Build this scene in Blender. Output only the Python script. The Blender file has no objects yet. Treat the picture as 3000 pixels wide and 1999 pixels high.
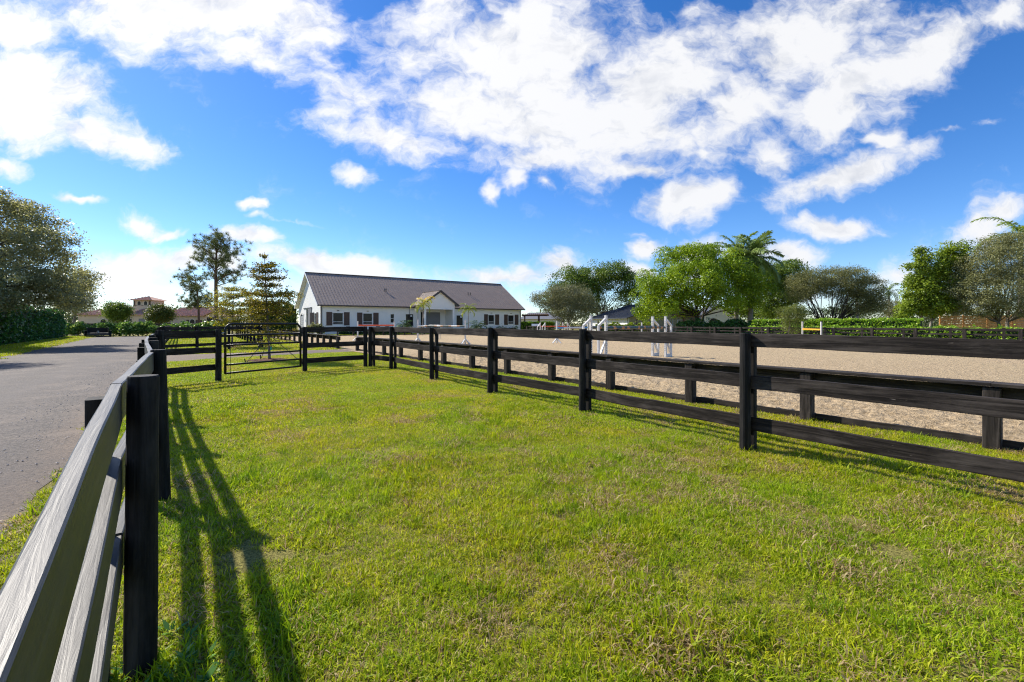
import bpy, math, random
import numpy as np
from mathutils import Vector, Matrix

R = math.radians
rng = np.random.default_rng(7)
random.seed(7)
S = bpy.context.scene
COL = S.collection

# ------------------------------------------------------------------ camera
CAMZ = 1.45
F, CX, HY = 1333.33, 1500.0, 948.0          # focal length and horizon in units of the photograph
cam_d = bpy.data.cameras.new('camera')
cam = bpy.data.objects.new('camera', cam_d); COL.objects.link(cam)
cam.location = (0, 0, CAMZ); cam.rotation_euler = (R(90), 0, 0)
cam_d.lens = 16; cam_d.sensor_width = 36; cam_d.shift_y = -51.5 / 3000
cam_d.clip_start = 0.03; cam_d.clip_end = 6000
S.camera = cam

# ------------------------------------------------------------------ light
SUN_AZ = (-0.87, 0.49)                       # horizontal direction towards the sun
SUN_EL = R(40)
SUN_STRENGTH = 3.5
SKY_STRENGTH = 0.12
EXPOSURE = 1.0
sd = bpy.data.lights.new('sun', 'SUN'); sd.energy = SUN_STRENGTH; sd.angle = R(0.9); sd.color = (1.0, 0.93, 0.82)
sun = bpy.data.objects.new('sun', sd); COL.objects.link(sun)
_l = math.hypot(*SUN_AZ)
sdir = Vector((SUN_AZ[0] / _l * math.cos(SUN_EL), SUN_AZ[1] / _l * math.cos(SUN_EL), math.sin(SUN_EL)))
sun.rotation_euler = sdir.to_track_quat('Z', 'Y').to_euler()
sun.location = sdir * 60
S.view_settings.view_transform = 'Standard'; S.view_settings.look = 'None'
S.view_settings.gamma = 1; S.view_settings.exposure = EXPOSURE
S.view_settings.use_curve_mapping = False
S.render.engine = 'CYCLES'
S.cycles.max_bounces = 5; S.cycles.diffuse_bounces = 3; S.cycles.glossy_bounces = 2
S.cycles.transmission_bounces = 4; S.cycles.transparent_max_bounces = 6
S.cycles.use_denoising = True
S.cycles.denoiser = 'OPENIMAGEDENOISE'; S.cycles.denoising_input_passes = 'RGB_ALBEDO_NORMAL'; S.cycles.denoising_prefilter = 'NONE'
S.cycles.filter_width = 1.15
S.cycles.use_light_tree = False
S.cycles.sample_clamp_indirect = 4.0
S.cycles.caustics_reflective = False; S.cycles.caustics_refractive = False


class NT:
    """small helper for node trees"""
    def __init__(self, tree):
        self.t = tree; self.n = tree.nodes; self.l = tree.links

    def new(self, typ, **kw):
        nd = self.n.new(typ)
        for k, v in kw.items():
            setattr(nd, k, v)
        return nd

    def put(self, sock, v):
        if isinstance(v, bpy.types.NodeSocket):
            self.l.new(v, sock)
        elif v is not None:
            try:
                sock.default_value = v
            except Exception:
                sock.default_value = tuple(v) + (1,) if len(v) == 3 else v

    def math(self, op, a, b=None, c=None, clamp=False):
        nd = self.new('ShaderNodeMath', operation=op); nd.use_clamp = clamp
        self.put(nd.inputs[0], a)
        if b is not None: self.put(nd.inputs[1], b)
        if c is not None: self.put(nd.inputs[2], c)
        return nd.outputs[0]

    def vmath(self, op, a, b=None):
        nd = self.new('ShaderNodeVectorMath', operation=op)
        self.put(nd.inputs[0], a)
        if b is not None: self.put(nd.inputs[1], b)
        return nd.outputs[1] if op in ('DOT_PRODUCT', 'LENGTH') else nd.outputs[0]

    def noise(self, vec, scale, detail=4, rough=0.55, dist=0.0, out=0):
        nd = self.new('ShaderNodeTexNoise')
        if vec is not None: self.l.new(vec, nd.inputs['Vector'])
        self.put(nd.inputs['Scale'], scale); self.put(nd.inputs['Detail'], detail)
        self.put(nd.inputs['Roughness'], rough); self.put(nd.inputs['Distortion'], dist)
        return nd.outputs[out]

    def mix(self, fac, a, b, blend='MIX'):
        nd = self.new('ShaderNodeMix', data_type='RGBA', blend_type=blend)
        self.put(nd.inputs[0], fac); self.put(nd.inputs[6], a); self.put(nd.inputs[7], b)
        return nd.outputs[2]

    def step(self, v, a, b, lo=0.0, hi=1.0):
        nd = self.new('ShaderNodeMapRange', interpolation_type='SMOOTHSTEP')
        self.put(nd.inputs[0], v); self.put(nd.inputs[1], a); self.put(nd.inputs[2], b)
        self.put(nd.inputs[3], lo); self.put(nd.inputs[4], hi)
        return nd.outputs[0]

    def ramp(self, v, stops):
        nd = self.new('ShaderNodeValToRGB'); self.put(nd.inputs[0], v)
        e = nd.color_ramp.elements
        e[0].position = stops[0][0]; e[0].color = tuple(stops[0][1]) + (1,)
        e[1].position = stops[-1][0]; e[1].color = tuple(stops[-1][1]) + (1,)
        for p, c in stops[1:-1]:
            x = e.new(p); x.color = tuple(c) + (1,)
        return nd.outputs[0]

    def mapping(self, vec, scale=(1, 1, 1), loc=(0, 0, 0), rot=(0, 0, 0), typ='POINT'):
        nd = self.new('ShaderNodeMapping', vector_type=typ); self.l.new(vec, nd.inputs[0])
        nd.inputs[1].default_value = loc; nd.inputs[2].default_value = rot; nd.inputs[3].default_value = scale
        return nd.outputs[0]


# ------------------------------------------------------------------ sky with clouds (world)
# clouds: centre x, y, half width, half height (units of 1046 = 45 degrees, measured on the sky), tilt, weight
CLOUDS = [
    (430, 15, 400, 135, -9, 1.25), (690, 60, 120, 90, 0, 1.0), (20, 50, 150, 75, -10, 1.2), (560, 110, 160, 60, -20, 1.0),
    (40, 215, 240, 125, -8, 1.25), (210, 315, 190, 55, -14, 1.1), (0, 385, 75, 32, -8, .8), (730, 140, 70, 30, -35, .8),
    (1000, 90, 190, 150, 0, .95), (1240, 120, 290, 210, 0, 1.1), (1130, 250, 350, 130, 0, 1.1), (790, 225, 190, 62, -18, .85),
    (760, 275, 130, 40, -10, .75), (890, 325, 250, 58, -7, 1.05), (1360, 290, 360, 135, -3, 1.1), (1500, 195, 330, 150, 10, 1.1),
    (1690, 240, 210, 130, 30, 1.0), (1480, 395, 160, 36, -4, .95), (1270, 365, 240, 52, -4, .95), (1560, 345, 65, 45, 20, .85),
    (1850, 90, 270, 135, 22, 1.05), (1990, 190, 290, 115, 28, 1.05), (2130, 115, 260, 66, 22, 1.0), (2310, 40, 150, 46, 30, .95),
    (1770, 345, 86, 64, 40, 1.0), (1960, 265, 120, 46, 30, .95), (1600, 20, 60, 34, 0, .55), (1780, 60, 130, 90, 20, .85),
    (812, 407, 56, 27, -12, 1.1), (1122, 443, 34, 26, 0, 1.15), (1183, 420, 34, 31, 0, 1.15), (1255, 425, 38, 28, -20, .7),
    (1570, 465, 105, 62, 0, 1.25), (1635, 445, 65, 42, 25, .9), (1930, 410, 225, 46, 13, 1.25), (2035, 333, 50, 32, -10, 1.0),
    (1615, 365, 50, 24, 0, .8), (1895, 518, 112, 36, 4, 1.2), (2255, 525, 110, 55, 5, 1.05), (2310, 492, 90, 34, 5, .95),
    (2070, 615, 85, 52, 25, .95), (2130, 570, 60, 28, 20, .6), (1810, 592, 95, 46, 0, 1.05), (1600, 578, 95, 34, 10, 1.0), (1478, 562, 54, 28, 12, 1.1),
    (1470, 536, 55, 12, 0, .6), (315, 515, 66, 34, -15, 1.15), (375, 535, 76, 17, 0, .95), (560, 536, 100, 23, -4, 1.15),
    (563, 464, 26, 16, 0, 1.0), (598, 467, 26, 17, 0, 1.0), (600, 492, 30, 10, 0, .6), (680, 502, 60, 7, -8, .5),
    (310, 612, 125, 55, -4, 1.15), (200, 650, 200, 50, 0, .5), (425, 600, 64, 38, 0, 1.05), (530, 610, 75, 50, 0, .75),
    (420, 668, 330, 34, 0, .5), (760, 608, 240, 40, -5, 1.25), (830, 655, 240, 40, 0, .5), (650, 650, 120, 40, 0, .55),
    (1140, 634, 170, 36, 4, 1.0), (1290, 602, 80, 44, 0, 1.2), (1330, 640, 150, 45, 0, .8), (1250, 675, 330, 30, 0, .4),
    (1600, 690, 400, 30, 0, .45), (2150, 690, 400, 30, 0, .45), (172, 447, 66, 13, -9, 1.0), (2165, 310, 60, 9, 8, .45),
    (2285, 290, 70, 14, 8, .5), (1580, 640, 150, 26, 0, .75), (560, 690, 500, 24, 0, .35), (1450, 625, 55, 34, 0, .95),
]
world = bpy.data.worlds.new('World'); S.world = world; world.use_nodes = True
w = NT(world.node_tree); w.n.clear()
tc = w.new('ShaderNodeTexCoord')
sx = w.new('ShaderNodeSeparateXYZ'); w.l.new(tc.outputs['Generated'], sx.inputs[0])
ay = w.math('MAXIMUM', w.math('ABSOLUTE', sx.outputs[1]), 0.22)
gx = w.math('DIVIDE', sx.outputs[0], ay)
gz = w.math('DIVIDE', sx.outputs[2], ay)


def cloud_group():
    g = bpy.data.node_groups.new('cloud_density', 'ShaderNodeTree')
    g.interface.new_socket('Vector', in_out='INPUT', socket_type='NodeSocketVector')
    g.interface.new_socket('Density', in_out='OUTPUT', socket_type='NodeSocketFloat')
    g.interface.new_socket('Relief', in_out='OUTPUT', socket_type='NodeSocketFloat')
    t = NT(g)
    gi = t.new('NodeGroupInput'); go = t.new('NodeGroupOutput')
    v = gi.outputs[0]
    def centred(nz, k):
        q = t.vmath('SCALE', t.vmath('SUBTRACT', nz, (0.5, 0.5, 0.5))); q.node.inputs[3].default_value = k
        return t.vmath('MULTIPLY', q, (1, 0.75, 0))
    p = t.vmath('ADD', v, centred(t.noise(v, 3.0, 2, 0.5, out=1), 0.10))
    p = t.vmath('ADD', p, centred(t.noise(v, 13.0, 3, 0.6, out=1), 0.075))
    rotated = {}
    acc = None
    for (x, y, rx, ry, ang, wt) in CLOUDS:
        ang = int(round(ang / 8.0)) * 8
        if ang not in rotated:
            rotated[ang] = p if ang == 0 else t.mapping(p, (1, 1, 1), (0, 0, 0), (0, 0, R(-ang)))
        cx_, cy_ = (x - 1176.5) / 1045.8, (743.5 - y) / 1045.8
        ca, sa = math.cos(R(ang)), math.sin(R(ang))
        lx, ly = cx_ * ca + cy_ * sa, -cx_ * sa + cy_ * ca
        sx_, sy_ = 1045.8 / (rx * 1.3), 1045.8 / (ry * 1.3)
        ma = t.new('ShaderNodeVectorMath', operation='MULTIPLY_ADD'); t.put(ma.inputs[0], rotated[ang])
        ma.inputs[1].default_value = (sx_, sy_, 0); ma.inputs[2].default_value = (-lx * sx_, -ly * sy_, 0)
        gr = t.new('ShaderNodeTexGradient', gradient_type='SPHERICAL'); t.l.new(ma.outputs[0], gr.inputs[0])
        val = t.math('MULTIPLY', gr.outputs['Fac'], wt)
        acc = val if acc is None else t.math('SMOOTH_MAX', acc, val, 0.16)
    n1 = t.noise(t.mapping(p, (1, 1.45, 1)), 8.0, 9, 0.64, 0.0)
    big = t.noise(t.mapping(v, (1, 1.3, 1)), 2.6, 2, 0.5, 0.0)
    d = t.math('ADD', t.math('SUBTRACT', acc, 0.03), t.math('MULTIPLY', t.math('SUBTRACT', n1, 0.5), 1.9))
    d = t.math('ADD', d, t.math('MULTIPLY', t.math('SUBTRACT', big, 0.5), 0.5))
    d = t.math('MULTIPLY', d, t.step(acc, 0.02, 0.2))
    rel = t.math('SUBTRACT', t.noise(t.mapping(p, (1, 1.45, 1), (0.13, -0.21, 0)), 8.0, 5, 0.6, 0.0), n1)
    t.l.new(rel, go.inputs[1])
    t.l.new(d, go.inputs[0])
    return g


cg = cloud_group()
cv = w.new('ShaderNodeCombineXYZ'); w.l.new(gx, cv.inputs[0]); w.l.new(gz, cv.inputs[1])
d0 = w.new('ShaderNodeGroup'); d0.node_tree = cg; w.l.new(cv.outputs[0], d0.inputs[0])
alpha = w.math('MULTIPLY', w.step(d0.outputs[0], 0.11, 0.84), 0.97)
alpha = w.math('MULTIPLY', alpha, w.step(sx.outputs[2], -0.02, 0.015))
shade = w.math('ADD', w.step(d0.outputs[0], 0.85, 1.7, 0.0, 0.55), w.math('MULTIPLY', d0.outputs[1], 2.6), clamp=True)
sky = w.new('ShaderNodeTexSky', sky_type='NISHITA'); sky.sun_disc = False
sky.sun_elevation = SUN_EL; sky.sun_rotation = math.atan2(sdir.x, sdir.y)
sky.air_density = 0.85; sky.dust_density = 0.15; sky.ozone_density = 2.0; sky.altitude = 0
hs = w.new('ShaderNodeHueSaturation'); w.l.new(sky.outputs[0], hs.inputs['Color'])
hs.inputs['Saturation'].default_value = 1.32; hs.inputs['Value'].default_value = 0.76; hs.inputs['Hue'].default_value = 0.503
# clouds: sunlit white, thicker parts turn to a soft blue grey
ccol = w.mix(shade, (4.0, 4.02, 4.1, 1), (2.55, 2.7, 3.05, 1))
tow = w.math('POWER', w.math('MAXIMUM', w.vmath('DOT_PRODUCT', tc.outputs['Generated'], tuple(sdir)), 0.0), 3.0)
ccol = w.mix(1.0, ccol, w.mix(tow, (1, 1, 1, 1), (1.2, 1.19, 1.17, 1)), 'MULTIPLY')      # brighter towards the sun
skyc = w.mix(1.0, hs.outputs[0], (0.84, 0.90, 1.04, 1), 'MULTIPLY')
fin = w.mix(alpha, skyc, ccol)
bg = w.new('ShaderNodeBackground'); w.l.new(fin, bg.inputs[0]); bg.inputs[1].default_value = SKY_STRENGTH
wo = w.new('ShaderNodeOutputWorld'); w.l.new(bg.outputs[0], wo.inputs[0])
world.cycles.sampling_method = 'MANUAL'; world.cycles.sample_map_resolution = 512

# ------------------------------------------------------------------ frames of reference
U = np.array((-0.585, 0.811)); N = np.array((0.811, 0.585))     # along the fences / across the arena


def P(u, n, z=0.0):
    q = U * u + N * n
    return np.array((q[0], q[1], z))


def W(px, py, d):
    """a point at distance d seen in the direction px, py of the photograph"""
    return np.array(((px - CX) / F * d, d, CAMZ + (HY - py) / F * d))


def G(px, d):
    return np.array(((px - CX) / F * d, d, 0.0))


def un(p):
    return float(p[0] * U[0] + p[1] * U[1]), float(p[0] * N[0] + p[1] * N[1])


ANG_U = math.atan2(U[1], U[0]); ANG_N = math.atan2(N[1], N[0])


# ------------------------------------------------------------------ mesh helpers
class MB:
    def __init__(self):
        self.v = []; self.f = []; self.g = []

    def add(self, vs, fs, gr=None):
        b = len(self.v)
        self.v.extend([tuple(float(c) for c in q) for q in vs])
        self.f.extend([tuple(b + i for i in q) for q in fs])
        if gr is None:
            gr = vs
        self.g.extend([tuple(float(c) for c in q) for q in gr])
        return self

    def frame_box(self, o, ax, ay, az, lo, hi, bev=0.0, goff=None):
        """box in a local frame, optional chamfer along the long x edges"""
        o = np.array(o, float); A = np.array((ax, ay, az), float)
        x0, y0, z0 = lo; x1, y1, z1 = hi
        if bev <= 0:
            loc = np.array([(x, y, z) for x in (x0, x1) for y in (y0, y1) for z in (z0, z1)])
            fs = [(0, 1, 3, 2), (4, 6, 7, 5), (0, 4, 5, 1), (2, 3, 7, 6), (0, 2, 6, 4), (1, 5, 7, 3)]
        else:
            b = bev
            ring = [(y0 + b, z0), (y1 - b, z0), (y1, z0 + b), (y1, z1 - b), (y1 - b, z1), (y0 + b, z1), (y0, z1 - b), (y0, z0 + b)]
            loc = np.array([(x, y, z) for x in (x0, x1) for (y, z) in ring])
            fs = [tuple(range(7, -1, -1)), tuple(range(8, 16))] + [(i, (i + 1) % 8, 8 + (i + 1) % 8, 8 + i) for i in range(8)]
        go = np.array(goff if goff is not None else rng.uniform(-50, 50, 3))
        self.add(o + loc @ A, fs, loc + go)
        return self

    def box(self, lo, hi, bev=0.0):
        return self.frame_box((0, 0, 0), (1, 0, 0), (0, 1, 0), (0, 0, 1), lo, hi, bev)

    def beam(self, p0, p1, wdt, hgt, bev=0.0, up=(0, 0, 1), segs=1, warp=0.0):
        """bar from p0 to p1, wdt sideways and hgt upwards; warp bends it a little"""
        p0 = np.array(p0, float); p1 = np.array(p1, float)
        L = np.linalg.norm(p1 - p0); ax = (p1 - p0) / L
        ay = np.cross(np.array(up, float), ax); ay /= np.linalg.norm(ay); az = np.cross(ax, ay)
        if segs == 1:
            return self.frame_box(p0, ax, ay, az, (0, -wdt / 2, -hgt / 2), (L, wdt / 2, hgt / 2), bev)
        b = bev if bev > 0 else 0.002
        y, z = wdt / 2, hgt / 2
        ring = np.array([(-y + b, -z), (y - b, -z), (y, -z + b), (y, z - b), (y - b, z), (-y + b, z), (-y, z - b), (-y, -z + b)])
        vs = []; gr = []; go = rng.uniform(-50, 50, 3)
        ph = rng.uniform(0, 6.28, 4)
        for i in range(segs + 1):
            t = i / segs
            dy = warp * math.sin(t * 3.1 + ph[0]) * math.sin(math.pi * t) + warp * .25 * math.sin(t * 14 + ph[1])
            dz = warp * .5 * math.sin(t * 4 + ph[2]) * math.sin(math.pi * t) + warp * .2 * math.sin(t * 17 + ph[3])
            tw = warp * 1.2 * math.sin(t * 5 + ph[1]) * math.sin(math.pi * t)
            for (a, c) in ring:
                a2 = a + dy + tw * c * 4; c2 = c + dz + rng.normal(0, warp * .06)
                vs.append(p0 + ax * (L * t) + ay * a2 + az * c2); gr.append(np.array((L * t, a, c)) + go)
        fs = [tuple(range(7, -1, -1)), tuple(range(segs * 8, segs * 8 + 8))]
        for i in range(segs):
            for k in range(8):
                fs.append((i * 8 + k, i * 8 + (k + 1) % 8, (i + 1) * 8 + (k + 1) % 8, (i + 1) * 8 + k))
        return self.add(vs, fs, gr)

    def tube(self, pts, rad, sides=8, cap=True, noise=0.0):
        pts = [np.array(p, float) for p in pts]
        n = len(pts)
        rads = rad if hasattr(rad, '__len__') else [rad] * n
        vs = []; gr = []; go = rng.uniform(-50, 50, 3); s = 0.0
        prev = None
        for i in range(n):
            t = pts[min(i + 1, n - 1)] - pts[max(i - 1, 0)]
            t = t / (np.linalg.norm(t) + 1e-9)
            a = np.array((0, 0, 1.0)) if abs(t[2]) < 0.9 else np.array((1.0, 0, 0))
            if prev is not None:
                a = prev
            e1 = a - t * np.dot(a, t); e1 /= np.linalg.norm(e1) + 1e-9
            e2 = np.cross(t, e1); prev = e1
            if i: s += np.linalg.norm(pts[i] - pts[i - 1])
            for k in range(sides):
                an = 2 * math.pi * k / sides
                r = rads[i] * (1 + (rng.normal(0, noise) if noise else 0))
                vs.append(pts[i] + (e1 * math.cos(an) + e2 * math.sin(an)) * r)
                gr.append(go + np.array((s, math.cos(an) * rads[i], math.sin(an) * rads[i])))
        fs = []
        for i in range(n - 1):
            for k in range(sides):
                fs.append((i * sides + k, i * sides + (k + 1) % sides, (i + 1) * sides + (k + 1) % sides, (i + 1) * sides + k))
        if cap:
            fs.append(tuple(range(sides - 1, -1, -1))); fs.append(tuple((n - 1) * sides + k for k in range(sides)))
        return self.add(vs, fs, gr)

    def prism(self, poly, o, ax, ay, az, t0, t1):
        """polygon (a, b) in the ax/ay plane pushed out along az from t0 to t1"""
        o = np.array(o, float); ax, ay, az = (np.array(q, float) for q in (ax, ay, az))
        n = len(poly)
        vs = [o + ax * a + ay * b + az * t for t in (t0, t1) for (a, b) in poly]
        fs = [tuple(range(n - 1, -1, -1)), tuple(range(n, 2 * n))] + [(i, (i + 1) % n, n + (i + 1) % n, n + i) for i in range(n)]
        return self.add(vs, fs)

    def mesh(self, name, mat, origin=(0, 0, 0), smooth=False):
        me = bpy.data.meshes.new(name)
        v = np.array(self.v) - np.array(origin, float)
        me.from_pydata(v.tolist(), [], self.f)
        at = me.attributes.new('gr', 'FLOAT_VECTOR', 'POINT')
        at.data.foreach_set('vector', np.array(self.g, np.float32).ravel())
        me.materials.append(mat)
        if smooth:
            me.polygons.foreach_set('use_smooth', [True] * len(me.polygons))
        me.update()
        return me

    def build(self, name, mat, parent=None, smooth=False, recalc=True):
        o = (0, 0, 0)
        if parent is not None:
            o = wloc(parent)
        me = self.mesh(name, mat, o, smooth)
        if recalc:
            import bmesh
            bm = bmesh.new(); bm.from_mesh(me); bmesh.ops.recalc_face_normals(bm, faces=bm.faces); bm.to_mesh(me); bm.free()
        return link(name, me, parent)


WL = {}


def wloc(o):
    return WL.get(o.name, np.zeros(3))


def link(name, data, parent=None, loc=(0, 0, 0), wl=None):
    ob = bpy.data.objects.new(name, data); COL.objects.link(ob)
    if parent is not None:
        ob.parent = parent
        WL[ob.name] = wloc(parent) + np.array(loc, float)
    else:
        WL[ob.name] = np.array(loc, float)
    ob.location = loc
    return ob


def tag(o, label, cat, group=None, kind=None):
    o['label'] = label; o['category'] = cat
    if group: o['group'] = group
    if kind: o['kind'] = kind
    return o


def thing(name, label, cat, loc, group=None):
    e = link(name, None, None, tuple(float(c) for c in loc))
    return tag(e, label, cat, group)


def kind(o, k, label=None):
    o['kind'] = k
    if label: o['label'] = label
    return o


def copy_thing(src, loc, rz=None, scale=None, label=None):
    c = src.copy(); COL.objects.link(c); c.location = loc
    if rz is not None: c.rotation_euler = (0, 0, rz)
    if scale is not None: c.scale = (scale,) * 3 if not hasattr(scale, '__len__') else scale
    WL[c.name] = np.array(loc, float)
    if label: c['label'] = label
    for ch in [q for q in src.children]:
        k = ch.copy(); COL.objects.link(k); k.parent = c
        for g in [q for q in ch.children]:
            m = g.copy(); COL.objects.link(m); m.parent = k
    return c


def quads_mesh(name, V, mat, rnd=None):
    """V: (n, 4, 3) -> mesh of separate quads, 'rnd' per face"""
    n = len(V)
    me = bpy.data.meshes.new(name)
    me.vertices.add(n * 4); me.vertices.foreach_set('co', V.astype(np.float32).ravel())
    me.loops.add(n * 4); me.loops.foreach_set('vertex_index', np.arange(n * 4, dtype=np.int32))
    me.polygons.add(n); me.polygons.foreach_set('loop_start', np.arange(0, n * 4, 4, dtype=np.int32))
    me.update(calc_edges=True)
    a = me.attributes.new('rnd', 'FLOAT', 'FACE')
    a.data.foreach_set('value', (rnd if rnd is not None else rng.random(n)).astype(np.float32))
    me.materials.append(mat)
    return me


def unit(a):
    return a / (np.linalg.norm(a, axis=-1, keepdims=True) + 1e-9)


def leaf_quads(C, length, width, up=0.35, droop=0.0, axis=None, out=None):
    """diamond leaves at the points C"""
    n = len(C)
    nor = unit(rng.normal(0, 1, (n, 3)) + np.array((0, 0, up * 2.2)) + (0 if out is None else out * 1.1))
    d = rng.normal(0, 1, (n, 3)) if axis is None else axis + rng.normal(0, .5, (n, 3))
    d[:, 2] -= droop
    d = unit(d - nor * np.sum(d * nor, 1, keepdims=True))
    t = np.cross(nor, d)
    s = rng.uniform(0.65, 1.25, (n, 1))
    L = length * s; Wd = width * s
    V = np.stack((C - d * L * .5, C + t * Wd * .5 - d * L * .04, C + d * L * .5 - nor * L * .08, C - t * Wd * .5 - d * L * .04), 1)
    return V


def vnoise2(x, y, seed=0):
    """value noise on arrays"""
    r = np.random.default_rng(seed); T = r.random((256, 256))
    xi = np.floor(x).astype(int); yi = np.floor(y).astype(int)
    fx = x - xi; fy = y - yi
    fx = fx * fx * (3 - 2 * fx); fy = fy * fy * (3 - 2 * fy)
    a = T[xi & 255, yi & 255]; b = T[(xi + 1) & 255, yi & 255]; c = T[xi & 255, (yi + 1) & 255]; d = T[(xi + 1) & 255, (yi + 1) & 255]
    return (a * (1 - fx) + b * fx) * (1 - fy) + (c * (1 - fx) + d * fx) * fy


# ------------------------------------------------------------------ materials
MATS = {}


def newmat(name):
    m = bpy.data.materials.new(name); m.use_nodes = True
    t = NT(m.node_tree); t.n.clear()
    b = t.new('ShaderNodeBsdfPrincipled'); o = t.new('ShaderNodeOutputMaterial')
    t.l.new(b.outputs[0], o.inputs[0])
    MATS[name] = m
    return m, t, b, o


def bump(t, b, h, strength=0.3, dist=0.01):
    nd = t.new('ShaderNodeBump'); t.put(nd.inputs['Strength'], strength); nd.inputs['Distance'].default_value = dist
    t.l.new(h, nd.inputs['Height']); t.l.new(nd.outputs[0], b.inputs['Normal'])


def pos(t):
    return t.new('ShaderNodeNewGeometry').outputs['Position']


def objco(t):
    return t.new('ShaderNodeTexCoord').outputs['Object']


def attr(t, name):
    return t.new('ShaderNodeAttribute', attribute_name=name)


def plain(name, c1, c2=None, rough=0.6, scale=3.0, metal=0.0, bmp=0.1, spec=0.5, fine=40.0, bdist=0.004):
    m, t, b, o = newmat(name)
    p = pos(t)
    c2 = c2 or tuple(x * 0.8 for x in c1)
    f = t.math('ADD', t.math('MULTIPLY', t.noise(p, scale, 6, 0.65), 0.7), t.math('MULTIPLY', t.noise(p, scale * 7, 5, 0.6), 0.3))
    t.l.new(t.mix(t.step(f, 0.3, 0.7), c1 + (1,), c2 + (1,)), b.inputs['Base Color'])
    t.put(b.inputs['Roughness'], t.math('ADD', rough - 0.08, t.math('MULTIPLY', t.noise(p, scale * 4, 3), 0.16)))
    b.inputs['Metallic'].default_value = metal; b.inputs['Specular IOR Level'].default_value = spec
    if bmp: bump(t, b, t.noise(p, fine, 5, 0.6), bmp, bdist)
    return m


def wood(name, dark, light, worn, rough=0.55, spec=0.5, wear=0.5, bmp=0.5):
    """painted / bare board: grain runs along the first coordinate of the attribute gr"""
    m, t, b, o = newmat(name)
    g = attr(t, 'gr').outputs['Vector']
    grain = t.noise(t.mapping(g, (2.2, 42, 42)), 1.0, 7, 0.62, 0.8)
    streak = t.noise(t.mapping(g, (0.9, 11, 11)), 1.0, 5, 0.6, 1.2)
    blot = t.noise(t.mapping(g, (1.7, 4, 4)), 1.0, 5, 0.7)
    col = t.mix(t.step(grain, 0.35, 0.68), dark + (1,), light + (1,))
    col = t.mix(t.math('MULTIPLY', t.step(t.math('ADD', t.math('MULTIPLY', streak, .6), t.math('MULTIPLY', blot, .5)), 0.5, 0.72), wear), col, worn + (1,))
    # knots
    vo = t.new('ShaderNodeTexVoronoi'); t.l.new(t.mapping(g, (1.6, 6.5, 6.5)), vo.inputs['Vector']); vo.inputs['Scale'].default_value = 1.0
    kn = t.step(vo.outputs['Distance'], 0.16, 0.05)
    col = t.mix(t.math('MULTIPLY', kn, 0.7), col, tuple(c * .45 for c in dark) + (1,))
    chips = t.step(t.noise(t.mapping(g, (9, 60, 60)), 1.0, 3, 0.5), 0.73, 0.78)
    col = t.mix(t.math('MULTIPLY', chips, 0.5 * wear), col, tuple(min(1, c * 3.2 + .06) for c in worn) + (1,))
    t.l.new(col, b.inputs['Base Color'])
    t.put(b.inputs['Roughness'], t.math('ADD', rough - .1, t.math('MULTIPLY', grain, .22)))
    b.inputs['Specular IOR Level'].default_value = spec
    bump(t, b, t.math('ADD', grain, t.math('MULTIPLY', blot, .6)), bmp, 0.004)
    return m


def leaf(name, c1, c2, c3=None, trans=0.35, rough=0.45, sc=0.6, spec=0.35):
    """foliage: hue differs from leaf to leaf (rnd) and from bough to bough"""
    m, t, b, o = newmat(name)
    r = attr(t, 'rnd').outputs['Fac']
    n = t.noise(pos(t), sc, 3, 0.6)
    col = t.mix(t.step(t.math('ADD', t.math('MULTIPLY', r, .6), t.math('MULTIPLY', n, .55)), 0.3, 0.85), c1 + (1,), c2 + (1,))
    if c3:
        col = t.mix(t.step(r, 0.9, 0.97), col, c3 + (1,))
    t.l.new(col, b.inputs['Base Color'])
    b.inputs['Roughness'].default_value = rough; b.inputs['Specular IOR Level'].default_value = spec
    tr = t.new('ShaderNodeBsdfTranslucent')
    t.l.new(t.mix(0.5, col, (1.0, 0.95, 0.3, 1), 'MULTIPLY'), tr.inputs[0])
    sh = t.new('ShaderNodeMixShader'); sh.inputs[0].default_value = trans
    t.l.new(b.outputs[0], sh.inputs[1]); t.l.new(tr.outputs[0], sh.inputs[2]); t.l.new(sh.outputs[0], o.inputs[0])
    return m


# ---- ground materials
def lawn_colour(t, p):
    """yellow green turf with brown thatch patches; returns colour and a dryness value"""
    big = t.noise(p, 0.45, 4, 0.6, 0.6); mid = t.noise(p, 1.7, 5, 0.65, 0.5)
    dry = t.math('ADD', t.math('MULTIPLY', big, .5), t.math('MULTIPLY', mid, .5))
    return big, mid, dry


m, t, b, o = newmat('lawn_soil')
p = pos(t); big, mid, dry = lawn_colour(t, p)
fine = t.noise(p, 60, 8, 0.8)
c = t.mix(t.step(fine, .38, .64), (0.09, 0.085, 0.02, 1), (0.42, 0.37, 0.11, 1))
c = t.mix(t.math('MULTIPLY', t.step(dry, .52, .68), .6), c, (0.19, 0.145, 0.07, 1))
t.l.new(c, b.inputs['Base Color']); b.inputs['Roughness'].default_value = .9; b.inputs['Specular IOR Level'].default_value = .1
bump(t, b, fine, .6, .03)

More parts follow.
